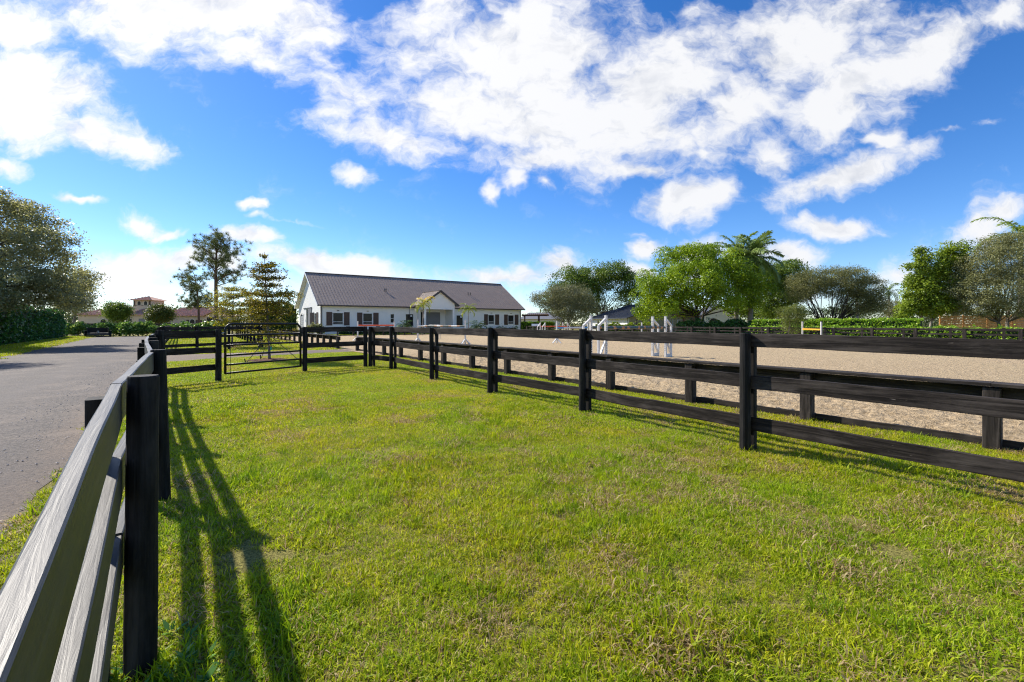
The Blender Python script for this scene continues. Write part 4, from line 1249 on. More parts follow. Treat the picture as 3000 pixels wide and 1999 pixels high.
d = 62
palm('tall royal palm with plumed crown, left trunk of the pair', G(2153, d), W(2165, 780, d), .27, 17, 4.0, M['leaf_palm'], M['bark_pale'], 1.3, 1.0, .11, 52, (1.4, -.25), .6)
palm('tall royal palm, right trunk of the pair, plumes above the domed tree', G(2195, d - 1), W(2205, 783, d - 1), .28, 27, 4.2, M['leaf_palm'], M['bark_pale'], 1.4, 1.1, .12, 60, (1.45, -.35), .65)
palm('small distant palm right of the dusky umbrella tree', G(2606, 66), W(2604, 868, 66), .17, 12, 2.2, M['leaf_palm'], M['bark_pale'], .7, .5, .07, 26, (1.2, -.4), .9)
palm('feathery palm top showing above the huge grey oak', G(2990, 50), W(2990, 700, 50), .22, 16, 4.2, M['leaf_palm_yellow'], M['bark_pale'], .6, .8, .08, 44, (1.1, -.5), .9)
palm('pale trunk of a palm with dark head inside the umbrella tree', G(2512, 68), W(2511, 885, 68), .17, 10, 1.9, M['leaf_palm'], M['bark_pale'], .6, .45, .06, 22, (1.1, -.4), .9)
d = 57.0
palm('yellow green palm in front of the barn porch, left one', G(1236, d), W(1239, 900, d), .055, 10, 1.75, M['leaf_palm_yellow'], M['bark_pale'], .45, .5, .05, 24, (1.2, -.2), 1.3)
palm('yellow green palm right of the barn porch', G(1371, 60), W(1372, 915, 60), .055, 10, 1.55, M['leaf_palm_yellow'], M['bark_pale'], .45, .45, .05, 24, (1.2, -.2), 1.2)
palm('low dark green palm clump left of the barn porch', G(1185, 56), G(1185, 56) + np.array((0, 0, 1.0)), .07, 18, 1.25, M['leaf_palm_dark'], M['bark_dark'], None, .4, .05, 22, (1.3, -.1), 1.0, cat='palm shrub', name='palm_shrub')
palm('low arching palm clump right of the barn porch', G(1397, 60), G(1397, 60) + np.array((0, 0, .9)), .07, 15, 1.6, M['leaf_palm_dark'], M['bark_dark'], None, .42, .05, 22, (1.3, 0), 1.1, cat='palm shrub', name='palm_shrub')

# ------------------------------------------------------------------ hedges and shrubs
def hedge(label, a, b, wdt, z0, z1, mat, n, L, Wd, top_noise=.12, name='hedge'):
    """leafy hedge from a to b (world points on the ground)"""
    a = np.array(a, float); b = np.array(b, float); base = a.copy()
    root = thing(name, label, 'hedge', base)
    t = (b - a); Ln = np.linalg.norm(t); t /= Ln; s = np.array((t[1], -t[0], 0))
    h = z1 - z0
    k = rng.random(n); areas = np.array((h, h, wdt)); areas = areas / areas.sum()
    face = rng.choice(3, n, p=areas)
    al = rng.uniform(0, Ln, n); dep = np.abs(rng.normal(0, .09, n)); zz = rng.uniform(z0, z1, n); ss = rng.uniform(-wdt / 2, wdt / 2, n)
    bulge = (vnoise2(al * 1.1, zz * 1.4, 31) - .5) * .35
    tn = (vnoise2(al * 1.6, ss * 2, 33) - .5) * top_noise * 2
    sp = (rng.random(n) < .05) * rng.uniform(0, top_noise * 1.6, n)
    S_ = np.where(face == 0, wdt / 2 + bulge - dep, np.where(face == 1, -wdt / 2 - bulge + dep, ss))
    Zz = np.where(face == 2, z1 + tn - dep + sp, np.minimum(zz, z1 + tn))
    C = a + t * al[:, None] + s * S_[:, None]; C[:, 2] = Zz
    V = leaf_quads(C, L, Wd, .3) - base
    link('foliage', quads_mesh('foliage', V, mat), root)
    MB().frame_box(a, t, s, (0, 0, 1), (.1, -wdt / 2 + .16, .02), (Ln - .1, wdt / 2 - .16, z1 - .2)).build('dark_core', M['hedge_core'], root)  # solid dark block that fills the hedge behind its leaf shell
    return root


hedge('tall dark green hedge below the oaks beside the driveway', P(30, -10.2), P(66.5, -11.2), 2.2, .05, 2.75, M['leaf_hedge_dark'], 26000, .24, .13, .25)
hedge('long clipped lime green hedge beyond the far arena fence', P(10.8, 50), P(24.5, 50), 1.3, .3, 1.85, M['leaf_hedge_lime'], 9000, .2, .12, .12)
hedge('low leafy yellow green hedge right behind the far board fences', P(-8, 46), P(23, 46), .9, .05, 1.15, M['leaf_hedge_lime'], 9000, .2, .12, .2)
hedge('bright green hedge under the pergola beside the white barn', G(1512, 80), G(1620, 84), 1.2, .1, 1.7, M['leaf_hedge_lime'], 4000, .3, .18, .1)
hedge('dark green planting under the domed lime tree', G(1985, 58), G(2240, 57), 1.6, .05, 1.6, M['leaf_hedge_dark'], 6000, .3, .16, .5)
hedge('tall dark bushes left of the white barn behind the young trees', G(735, 88), G(862, 96), 2.0, .1, 5.2, M['leaf_dark_tree'], 8000, .34, .18, .9)
hedge('low light green bed before the blue roofed building', G(1745, 66), G(1905, 64), .9, .05, 1.35, M['leaf_mid_green'], 3600, .26, .15, .4)
# young glossy shrubs in a row across the end of the driveway
def shrub(label, c, sz, mat=None, seed=0):
    root = thing('shrub', label, 'shrub', c, 'young shrubs across the end of the driveway')
    bl = [(np.array((rng.normal(0, .22), rng.normal(0, .22), .75)) * sz, np.array((.65, .6, .6)) * sz), (np.array((rng.normal(0, .25), 0, 1.15)) * sz, np.array((.4, .4, .45)) * sz)]
    C, lv = crown_points(bl, 60, 22, .42 * sz, .9, .3, .08)
    link('foliage', quads_mesh('foliage', leaf_quads(lv, .24, .14, .3), mat or M['leaf_shrub']), root)
    mb = MB()
    for k in range(4): limb(mb, (rng.normal(0, .05), rng.normal(0, .05), -.02), C[k], .02, .008, .08, 4, 3)
    mb.build('stem', M['bark_grey'], root, recalc=False) if False else link('stem', mb.mesh('stem', M['bark_grey']), root)
    return root


ORD = ['first', 'second', 'third', 'fourth', 'fifth', 'sixth', 'seventh', 'eighth', 'ninth', 'tenth', 'eleventh', 'twelfth', 'thirteenth', 'fourteenth', 'fifteenth', 'sixteenth', 'seventeenth', 'eighteenth', 'nineteenth', 'twentieth']
def shl(i): return 'leafy young shrub, %s from the dark hedge in the row ending the driveway' % ORD[i]
sk = []
for i in range(20):
    c_ = G(150 + 25.5 * i + rng.uniform(-4, 4), 52 + rng.uniform(-.6, .6))
    if i < 4: sk.append(shrub(shl(i), c_, rng.uniform(.78, .95)))
    else: copy_thing(sk[i % 4], tuple(c_), rng.uniform(0, 6.28), rng.uniform(.9, 1.15), shl(i))
# distant tree line
pts = []
for k in range(420):
    px = rng.uniform(-300, 3300); dd = rng.uniform(130, 190)
    hgt = 2.4 + 4.5 * vnoise2(np.array([px * .012]), np.array([2.0]), 41)[0] + rng.uniform(0, 1.5)
    c = G(px, dd); zz = hgt * rng.uniform(.1, 1)
    pts.append(np.array((c[0], c[1], zz)) + np.clip(rng.normal(0, 1, (150, 3)), -1.6, 1.6) * np.array((2.4, 2.4, .8)))
pts = np.concatenate(pts); pts[:, 2] = np.abs(pts[:, 2])
o = link('treeline', quads_mesh('treeline', leaf_quads(pts, .62, .42, .3), M['leaf_far']))
tag(o, 'distant low wood along the horizon', 'treeline', kind='stuff')

# ------------------------------------------------------------------ the white barn
BC = np.array((-24.4, 58.0, 0)); bn = np.append(N, 0); bu = np.append(U, 0); bz = np.array((0, 0, 1.0))
BL, BWd, EV, RD = 31.9, 13.6, 4.08, 8.45
root = thing('barn', 'long white stucco stable barn with brown standing seam metal roof', 'barn', BC)
def bp(s, t, z): return BC + bn * s + bu * t + bz * z


def wall_with_holes(o, ax, az, out, L, H, thick, holes, top=None):
    """wall in the plane ax/az with rectangular openings (x0, x1, z0, z1); out is the outward normal"""
    mb = MB()
    xs = sorted({0, L} | {h[0] for h in holes} | {h[1] for h in holes}); zs = sorted({0, H} | {h[2] for h in holes} | {h[3] for h in holes})
    for i in range(len(xs) - 1):
        z_run = None
        for j in range(len(zs) - 1):
            xm = (xs[i] + xs[i + 1]) / 2; zm = (zs[j] + zs[j + 1]) / 2
            solid = not any(h[0] < xm < h[1] and h[2] < zm < h[3] for h in holes)
            if solid:
                z_run = [zs[j], zs[j + 1]] if z_run is None else [z_run[0], zs[j + 1]]
            if (not solid or j == len(zs) - 2) and z_run is not None:
                mb.frame_box(o, ax, az, out, (xs[i], z_run[0], -thick), (xs[i + 1], z_run[1], 0)); z_run = None
    return mb


def sOf(px, off=0.0):
    o = BC - bu * off; k = (px - CX) / F
    return (k * o[1] - o[0]) / (N[0] - N[1] * k)


def tOf(px):
    k = (px - CX) / F
    return (k * BC[1] - BC[0]) / (U[0] - U[1] * k)


win = [(975.4, 1004.7, 956, 973.4, 1007.5, 1024, 2.82, 1.32, True), (1063.6, 1090.5, 1046, 1061.5, 1093.5, 1109, 2.80, 1.32, True), (1144, 1154.5, 0, 0, 0, 0, 2.75, 1.55, False), (1188.5, 1211, 0, 0, 0, 0, 2.78, 1.05, False),
       (1337, 1356, 0, 0, 0, 0, 2.70, 1.05, False), (1430.5, 1447.5, 1418, 1429, 1450.5, 1462, 2.80, 1.35, True), (1488.5, 1505, 1476.6, 1487.3, 1508, 1518.5, 2.80, 1.35, True)]
holes = [(sOf(a[0]), sOf(a[1]), a[7], a[6]) for a in win]
porch = (sOf(1243, 2.5), sOf(1332, 2.5))
door = (porch[0] + .35, porch[1] - .55, 0, 3.1)
wall_with_holes(BC, bn, bz, -bu, BL, EV, .2, holes + [door]).build('wall', M['stucco_white'], root)
# gable wall towards the camera's left: pentagon built from a holed wall and a triangle
gh = [(tOf(913), tOf(897), 0.0, 3.45), (tOf(927.5), tOf(921.8), 1.3, 2.8)]
wall_with_holes(BC, bu, bz, -bn, BWd, EV, .2, gh).prism([(0, EV), (BWd, EV), (BWd / 2, RD - .12)], BC, bu, bz, -bn, -.2, 0).build('wall', M['stucco_white'], root)
MB().frame_box(BC, bn, bu, bz, (BL - .2, .2, 0), (BL, BWd, EV)).prism([(0, EV), (BWd, EV), (BWd / 2, RD - .12)], BC + bn * BL, bu, bz, -bn, 0, .2).build('wall', M['stucco_white'], root)
MB().frame_box(BC, bn, bu, bz, (.2, BWd - .2, 0), (BL - .2, BWd, EV)).build('wall', M['stucco_white'], root)
# dark inside
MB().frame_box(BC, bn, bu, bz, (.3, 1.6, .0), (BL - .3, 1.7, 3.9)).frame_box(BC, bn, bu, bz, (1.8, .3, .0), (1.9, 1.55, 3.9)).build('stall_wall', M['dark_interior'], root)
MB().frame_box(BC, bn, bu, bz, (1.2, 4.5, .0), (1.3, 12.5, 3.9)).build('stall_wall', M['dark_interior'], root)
# roof slabs
oh, og = .55, .5
sl = (RD - EV) / (BWd / 2)
run = BWd / 2 + oh; slen = math.hypot(run, run * sl)
ax_r = (bu * run + bz * run * sl) / slen                     # up the front slope
nr = np.cross(bn, ax_r); nr = nr if nr[2] > 0 else -nr
ro = bp(-og, -oh, EV - oh * sl + .10)
rf = MB().frame_box(ro, bn, ax_r, nr, (0, 0, -.16), (BL + 2 * og, slen, -.004)).build('roof', M['roof_brown_metal'], root)
ax_b = (-bu * run + bz * run * sl) / slen; nb_ = np.cross(bn, ax_b); nb_ = nb_ if nb_[2] > 0 else -nb_
MB().frame_box(bp(-og, BWd + oh, EV - oh * sl + .10), bn, ax_b, nb_, (0, 0, -.16), (BL + 2 * og, slen, -.004)).build('roof', M['roof_brown_metal'], root)


def seam_panels(o, along, up_, nor, L, H, pitch, mat, parent):
    """standing seam sheets: each sheet is a child, all share one mesh"""
    k = int(round(L / pitch)); pt = L / k
    rot = Matrix((along, up_, nor)).transposed()
    mbs = MB()
    prof = [(.0, .0), (.0, .038), (.04, .038), (.04, .006), (pt * .33, .004), (pt * .36, .010), (pt * .40, .004), (pt * .63, .004), (pt * .66, .010), (pt * .70, .004), (pt - .004, .004), (pt - .004, .0)]
    n_ = len(prof)
    vs = [(x, y, z) for y in (0, H) for (x, z) in prof]
    fs = [tuple(range(n_ - 1, -1, -1)), tuple(range(n_, 2 * n_))] + [(i, (i + 1) % n_, n_ + (i + 1) % n_, n_ + i) for i in range(n_)]
    mbs.add(vs, fs)
    me = mbs.mesh('roof_panel', mat)
    b_ = bmesh.new(); b_.from_mesh(me); bmesh.ops.recalc_face_normals(b_, faces=b_.faces); b_.to_mesh(me); b_.free()
    for i in range(k):
        q = link('roof_panel', me, parent, tuple(o + along * (pt * i) - wloc(parent)))
        q.rotation_euler = rot.to_euler()


seam_panels(ro, bn, ax_r, nr, BL + 2 * og, slen, .406, M['roof_brown_metal'], rf)
MB().beam(bp(-og - .01, BWd / 2, RD + .13), bp(BL + og + .01, BWd / 2, RD + .13), .34, .05, .01).build('ridge_cap', M['roof_trim_brown'], root)
MB().beam(ro - bu * .05 + bz * -.10, ro + bn * (BL + 2 * og) - bu * .05 + bz * -.10, .12, .13, .015).build('gutter', M['roof_trim_brown'], root)
for e in (-og - .012, BL + og + .012):
    for (q0, q1) in (((-oh, EV - oh * sl - .0), (BWd / 2, RD + .04)), ((BWd + oh, EV - oh * sl), (BWd / 2, RD + .04))):
        MB().beam(bp(e, q0[0], q0[1]), bp(e, q1[0], q1[1]), .025, .24, 0).build('fascia', M['trim_white'], root)
# soffit of the overhangs
for (o_, up_, nn2) in ((ro, ax_r, nr), (bp(-og, BWd + oh, EV - oh * sl + .10), ax_b, nb_)):
    for e0, e1 in ((.03, og - .01), (BL + og + .01, BL + 2 * og - .03)):
        MB().frame_box(o_, bn, up_, nn2, (e0, .05, -.19), (e1, slen - .12, -.163)).build('soffit', M['trim_white'], root)
MB().frame_box(ro, bn, ax_r, nr, (og + .02, .08, -.19), (BL + og - .02, math.hypot(oh, oh * sl) - .03, -.163)).build('soffit', M['trim_white'], root)
for s_ in (.13, BL - .05):
    MB().tube([bp(s_, -.42, EV - .25), bp(s_, -.09, EV - .5), bp(s_, -.07, .3)], .05, 8).build('downspout', M['roof_trim_brown'], root)
MB().tube([bp(12.0, -.07, EV - .3), bp(12.0, -.07, .3)], .02, 6).build('downspout', M['roof_trim_brown'], root)
# vent pipes on the front slope
for px, py in ((1113, 862), (1117, 866), (1366, 875), (1373, 876)):
    s_ = sOf(px) * 1.02 + 1.6; t_ = 2.9
    q = bp(s_, t_, EV + t_ * sl + .1)
    MB().tube([q, q + bz * .38], .055, 8).tube([q + bz * .36, q + bz * .44], .085, 8).build('vent_pipe', M['dark_metal'], root)


def shutter(o, ax, out, x0, x1, z0, z1, parent, swing=0.0):
    """board shutter on a wall; swing opens it about its x0 edge"""
    wv = math.cos(swing) * np.array(ax) + math.sin(swing) * np.array(out); nv = np.cross(wv, bz); nv = nv if np.dot(nv, out) > 0 else -nv
    oo = np.array(o) + np.array(ax) * x0 + np.array(out) * .02
    wdt = x1 - x0; sg = 1 if wdt > 0 else -1; wdt = abs(wdt); k = 5
    first = None
    ob = MB().frame_box(oo, wv * sg, bz, nv, (0, z0, 0), (wdt, z1, .02)).build('shutter', M['shutter_wood'], parent)
    for i in range(k):
        MB().frame_box(oo, wv * sg, bz, nv, (wdt * i / k + .008, z0 - .01, .0225), (wdt * (i + 1) / k - .008, z1 + .01, .038)).build('plank', M['shutter_wood'], ob)
    for zz in (z0 + .2, z1 - .2):
        MB().frame_box(oo, wv * sg, bz, nv, (-.05, zz - .03, .039), (.12, zz + .03, .055)).build('hinge', M['dark_metal'], ob)
    return ob


def window(o, ax, out, x0, x1, z0, z1, parent, bars=0, sill=True, mid=False, fr=.06, glass='window_glass', frm='trim_white'):
    ax = np.array(ax); out = np.array(out)
    mb = MB()
    for (a0, a1, c0, c1) in ((x0 - fr, x0 + .02, z0 - fr, z1 + fr), (x1 - .02, x1 + fr, z0 - fr, z1 + fr), (x0 + .02, x1 - .02, z1 - .02, z1 + fr), (x0 + .02, x1 - .02, z0 - fr, z0 + .02)):
        mb.frame_box(o, ax, bz, out, (a0, c0, -.12), (a1, c1, .03))
    wn = mb.build('window', M[frm], parent)
    MB().frame_box(o, ax, bz, out, (x0 + .02, z0 + .02, -.11), (x1 - .02, z1 - .02, -.095)).build('pane', M[glass], wn)
    if mid:
        MB().frame_box(o, ax, bz, out, (x0 + .02, (z0 + z1) / 2 - .025, -.09), (x1 - .02, (z0 + z1) / 2 + .025, -.06)).build('sash_bar', M[frm], wn)
    if bars:
        mbb = MB()
        for i in range(1, bars):
            xx = x0 + (x1 - x0) * i / bars
            mbb.tube([np.array(o) + ax * xx + bz * (z0 + .03) - out * .06, np.array(o) + ax * xx + bz * (z0 + .38) - out * .06], .008, 5)
        mbb.frame_box(o, ax, bz, out, (x0 + .02, z0 + .36, -.075), (x1 - .02, z0 + .40, -.045))
        mbb.build('grille', M[frm], wn)
    return wn


for a in win:
    x0, x1 = sOf(a[0]), sOf(a[1])
    window(BC, bn, -bu, x0, x1, a[7], a[6], root, bars=9 if a[8] else 0, mid=(a[0] == 1144))
    if a[8]:
        shutter(BC, bn, -bu, sOf(a[3]), sOf(a[2]), a[7] - .12, a[6] + .1, root)
        shutter(BC, bn, -bu, sOf(a[4]), sOf(a[5]), a[7] - .12, a[6] + .1, root)
        MB().frame_box(bp((x0 + x1) / 2, 0, a[6] + .28), bn, bz, -bu, (-.12, 0, .0), (.12, .07, .16)).build('wall_lamp', M['dark_metal'], root)
    elif a[0] != 1144:
        MB().frame_box(BC, bn, bz, -bu, (x1 - .42, a[6] - .36, -.092), (x1 - .14, a[6] - .14, -.088)).build('window_sticker', M['trim_white'], root)
window(BC, bu, -bn, gh[1][0], gh[1][1], 1.3, 2.8, root, bars=0)
shutter(BC, bu, -bn, gh[1][0] - .08, gh[1][0] - .95, 1.2, 2.9, root, swing=.0)
shutter(BC, bu, -bn, gh[1][1] + .08, gh[1][1] + 1.05, 1.2, 2.9, root, swing=.35)
# sliding stall door in the gable, half open, and the lattice door
dr = MB().frame_box(BC, bu, bz, -bn, (gh[0][0] - .1, .05, .02), (gh[0][0] + (gh[0][1] - gh[0][0]) * .55, 3.55, .07)).build('sliding_door', M['stall_door'], root)
MB().frame_box(BC, bu, bz, -bn, (gh[0][0] - .3, 3.56, .02), (gh[0][1] + 1.4, 3.66, .10)).build('door_track', M['dark_metal'], root)
mbl = MB(); x0, x1 = 10.2, 12.1
mbl.frame_box(BC, bu, bz, -bn, (x0, .1, .03), (x0 + .08, 2.6, .07)).frame_box(BC, bu, bz, -bn, (x1 - .08, .1, .03), (x1, 2.6, .07)).frame_box(BC, bu, bz, -bn, (x0, 2.62, .03), (x1, 2.7, .07))
for i in range(1, 8): mbl.frame_box(BC, bu, bz, -bn, (x0 + .08, .1 + i * .31, .035), (x1 - .08, .13 + i * .31, .05))
for i in range(1, 6): mbl.frame_box(BC, bu, bz, -bn, (x0 + i * .317, .1, .052), (x0 + .025 + i * .317, 2.6, .066))
mbl.build('lattice_door', M['galvanised'], root)
MB().tube([bp(-.02, 9.6, 2.75), bp(-.35, 9.6, 2.85), bp(-.4, 9.6, 2.7)], .025, 6).tube([bp(-.4, 9.6, 2.75), bp(-.4, 9.6, 2.52)], .09, 8).build('wall_lamp', M['dark_metal'], root)
# porch with its own gable
PD = 2.5; s0, s1 = porch; sm = (s0 + s1) / 2; pe = .62; ptop = 6.15; pev = 4.02
psl = (ptop - pev) / (s1 - sm + pe)
hw = s1 - sm
cw = .55
MB().frame_box(BC, bn, bz, -bu, (s0, 0, PD - cw), (s0 + cw * .55, 3.45, PD)).build('porch_column', M['stucco_white'], root)
MB().frame_box(BC, bn, bz, -bu, (s1 - cw * .55, 0, PD - cw), (s1, 3.45, PD)).build('porch_column', M['stucco_white'], root)
MB().prism([(s0, 3.452), (s1, 3.452), (s1, pev + pe * psl - .16), (sm, ptop - .16), (s0, pev + pe * psl - .16)], BC, bn, bz, -bu, PD - cw, PD).build('porch_gable', M['stucco_white'], root)
MB().frame_box(BC, bn, bz, -bu, (s0 + .01, 3.45, .003), (s0 + .25, pev + .1, PD - cw)).frame_box(BC, bn, bz, -bu, (s1 - .25, 0, .003), (s1 - .01, pev + .1, PD - cw)).frame_box(BC, bn, bz, -bu, (s0 + .01, 0, .003), (s0 + .25, 3.448, .8)).build('porch_wall', M['stucco_white'], root)
MB().frame_box(BC, bn, bz, -bu, (s0 + .26, 3.46, .003), (s1 - .26, 3.56, PD - cw - .003)).build('porch_ceiling', M['trim_white'], root)
wdoor = door
MB().frame_box(BC, bn, bz, -bu, (wdoor[0] + 1.25, .02, -.14), (wdoor[1] - .5, 3.1, -.08)).build('stall_door', M['stall_door'], root)
MB().frame_box(BC, bn, bz, -bu, (wdoor[1] - .5, .0, -.2), (wdoor[1], 3.1, -.003)).build('porch_wall', M['stucco_white'], root)
lnp = math.hypot(hw + pe, (hw + pe) * psl)
depth_back = 3.6
for sg in (-1, 1):
    o_ = BC + bn * (sm + sg * (hw + pe)) + bz * pev - bu * (PD + .35)
    upv = (-sg * bn * (hw + pe) + bz * (ptop - pev)) / lnp
    al = bu if sg < 0 else bu
    nv = np.cross(upv, al); nv = nv if nv[2] > 0 else -nv
    L_ = PD + .35 + depth_back
    slab = MB().frame_box(o_, al, upv, nv, (0, 0, -.14), (L_, lnp, -.004)).build('porch_roof', M['roof_brown_metal'], root)
    seam_panels(o_, al, upv, nv if np.dot(np.cross(al, upv), nv) > 0 else nv, L_, lnp, .406, M['roof_brown_metal'], slab) if np.dot(np.cross(al, upv), nv) > 0 else seam_panels(o_ + al * L_, -al, upv, nv, L_, lnp, .406, M['roof_brown_metal'], slab)
    MB().beam(o_ - bu * .015 - nv * .06, o_ - bu * .015 + upv * lnp - nv * .06, .03, .26, 0, up=nv).build('porch_fascia', M['roof_trim_brown'], root)
MB().beam(bp(sm, -PD - .36, ptop + .02), bp(sm, depth_back - .2, ptop + .02), .2, .04, .005).build('porch_ridge_cap', M['roof_trim_brown'], root)
MB().tube([bp(s0 - .09, -PD + .1, pev - .1), bp(s0 - .09, -PD + .1, .1)], .05, 8).build('downspout', M['roof_trim_brown'], root)

# ------------------------------------------------------------------ tiled house far left
HD = 92.0
def hx(px, d=HD): return (px - CX) / F * d
def hz(py, d=HD): return CAMZ + (HY - py) / F * d
root = thing('tiled_house', 'low beige house with clay tile roofs and a small lookout tower', 'house', G(430, HD))
EX, EY = np.array((1.0, 0, 0)), np.array((0, 1.0, 0))


def hip_roof(x0, x1, y0, y1, ze, zr, inset0, inset1, parent, mat, ribs=True, name='roof'):
    """hip roof on a rectangle; ridge along x"""
    ym = (y0 + y1) / 2
    v = [(x0, y0, ze), (x1, y0, ze), (x1, y1, ze), (x0, y1, ze), (x0 + inset0, ym, zr), (x1 - inset1, ym, zr)]
    mb = MB().add(v, [(0, 1, 5, 4), (1, 2, 5), (2, 3, 4, 5), (3, 0, 4), (3, 2, 1, 0)])
    ob = mb.build(name, mat, parent)
    if ribs:
        mbr = MB()
        k = int((x1 - x0) / .36)
        for i in range(k):
            x = x0 + (x1 - x0) * (i + .5) / k
            f = 1.0
            if x < x0 + inset0: f = (x - x0) / max(.01, inset0)
            if x > x1 - inset1: f = min(f, (x1 - x) / max(.01, inset1))
            if f < .06: continue
            p0 = np.array((x, y0, ze + .01)); p1 = np.array((x, y0 + (ym - y0) * f, ze + (zr - ze) * f + .01))
            mbr.tube([p0, p1], .10, 6, cap=True)
        r_ = mbr.build('barrel_tiles', mat, ob); r_['kind'] = 'stuff'
    return ob


def arch_window(x, y, z0, z1, w_, parent, n=8):
    r = w_ / 2
    poly = [(x - r, z0), (x + r, z0)] + [(x + r * math.cos(a), z1 - r + r * math.sin(a)) for a in np.linspace(0, math.pi, n)]
    polo = [(x - r - .14, z0 - .1), (x + r + .14, z0 - .1)] + [(x + (r + .14) * math.cos(a), z1 - r + (r + .14) * math.sin(a)) for a in np.linspace(0, math.pi, n)]
    wn = MB().prism(polo, (0, 0, 0), EX, bz, EY, y - .08, y - .004).build('window', M['stucco_cream'], parent)
    MB().prism(poly, (0, 0, 0), EX, bz, EY, y - .11, y - .084).build('pane', M['window_glass'], wn)
    MB().frame_box((x, y, 0), EX, EY, bz, (-.03, -.125, z0), (.03, -.112, z1)).build('mullion', M['dark_metal'], wn)
    return wn


# main block under tower, left wing and right wing
MB().box((hx(372), HD, 0), (hx(425), HD + 8, hz(924)), 0).build('wall', M['stucco_beige'], root)
hip_roof(hx(366), hx(428), HD - .6, HD + 9, hz(924), hz(896) + .3, 3.2, 1.6, root, M['clay_tile'])
MB().box((hx(215), HD + 1, 0), (hx(372) - .01, HD + 9, hz(923)), 0).build('wall', M['stucco_beige'], root)
hip_roof(hx(205), hx(368), HD + .4, HD + 10, hz(923), hz(896), 4.5, 2.0, root, M['clay_tile'])
MB().box((hx(425) + .01, HD + 3, 0), (hx(600), HD + 11, hz(925)), 0).build('wall', M['stucco_beige'], root)
hip_roof(hx(424), hx(604), HD + 2.2, HD + 12, hz(925), hz(896.5), 3.4, .8, root, M['clay_tile'])
# garage gable on the right
xg0, xg1 = hx(592), hx(640); xm = (xg0 + xg1) / 2
MB().prism([(xg0, 0), (xg1, 0), (xg1, hz(926)), (xm, hz(915)), (xg0, hz(926))], (0, 0, 0), EX, bz, EY, HD + 1, HD + 6).build('wall', M['stucco_beige'], root)
MB().prism([(xg0 - .4, hz(926) - .12), (xm, hz(914.5)), (xg1 + .4, hz(926) - .12), (xg1 + .4, hz(926) + .1), (xm, hz(913)), (xg0 - .4, hz(926) + .1)], (0, 0, 0), EX, bz, EY, HD + .5, HD + 7).build('roof', M['clay_tile'], root)
MB().box((hx(597), HD + .93, 0), (hx(631), HD + .995, hz(930)), 0).build('garage_door', M['dark_interior'], root)
for px in (533.5, 573.5):
    arch_window(hx(px), HD + 3, hz(947), hz(935.5), .95, root)
    for sg in (-1, 1):
        MB().box((hx(px) + sg * 1.0 - .28, HD + 2.93, hz(947)), (hx(px) + sg * 1.0 + .28, HD + 2.995, hz(937)), 0).build('shutter', M['shutter_wood'], root)
for px in (291,):
    arch_window(hx(px), HD + 1, .6, hz(935), 1.2, root)
MB().box((hx(407), HD - .06, 0), (hx(424), HD - .004, hz(934)), 0).build('garage_door', M['stall_door'], root)
MB().box((hx(375), HD - .06, 0), (hx(386), HD - .004, hz(935)), 0).build('door', M['dark_interior'], root)
# tower
ty = HD + 2.2; k = (HD + 2.2)
tx0, tx1 = hx(390.5, k), hx(442.5, k)
MB().box((tx0, ty, hz(924)), (tx1, ty + 3.6, hz(880, k)), 0).build('tower_wall', M['stucco_beige'], root)
hip_roof(hx(381, k), hx(452, k), ty - .7, ty + 4.3, hz(880, k), hz(867.4, k), 2.45, 2.45, root, M['clay_tile'], True, 'tower_roof')
for px in (408.5, 427.5):
    wn = arch_window(hx(px, k), ty, hz(894, k), hz(883, k), .62, root)
MB().box((tx0 - .06, ty - .06, hz(896.2, k)), (tx1 + .06, ty - .003, hz(895, k)), 0).build('tower_ledge', M['shutter_wood'], root)
for px in (394, 439):
    MB().box((hx(px, k) - .16, ty - .07, hz(895, k)), (hx(px, k) + .16, ty - .003, hz(882, k)), 0).build('shutter', M['shutter_wood'], root)
fence('board_fence', 'dark board fence between the shrub row and the tiled house', [un(G(215 + 21.3 * k_, 66)) for k_ in range(0, 22)], (1.45, 1.0), .3, .036, 1, (M['post_black'], M['black_fence']), .07, 1.5, False)

# ------------------------------------------------------------------ blue roofed building, house with timber pergola
D2 = 78.0
root = thing('stable_building', 'low pale building with dark blue standing seam roof', 'building', G(1840, D2))
def q2(px, d): return np.array(((px - CX) / F * d, d, 0))
c0 = q2(1840, 74); c1 = q2(1733, 86); ce = q2(2062, 84)
ax1 = (c1 - c0) / np.linalg.norm(c1 - c0); L1 = np.linalg.norm(c1 - c0)          # white eave side, running left and back
ax2 = np.array((-ax1[1], ax1[0], 0)); ax2 = ax2 if ax2[0] > 0 else -ax2          # right and back
EV2 = 2.45; RW = 17.0; RD2 = 5.0
wall_with_holes(c0, ax1, bz, np.cross(ax1, bz) if np.dot(np.cross(ax1, bz), (0, -1, 0)) > 0 else -np.cross(ax1, bz), L1, EV2, .2, [(L1 * .72, L1 * .82, 0, 2.1)]).build('wall', M['stucco_white'], root)
MB().frame_box(c0, ax2, ax1, bz, (0.003, 0.003, 0), (RW, .2, EV2)).build('wall', M['siding_tan'], root)
MB().frame_box(c0, ax2, ax1, bz, (.3, 3.0, 0), (RW - .3, 3.2, EV2)).build('wall', M['siding_tan'], root)
hwid = L1 / 2
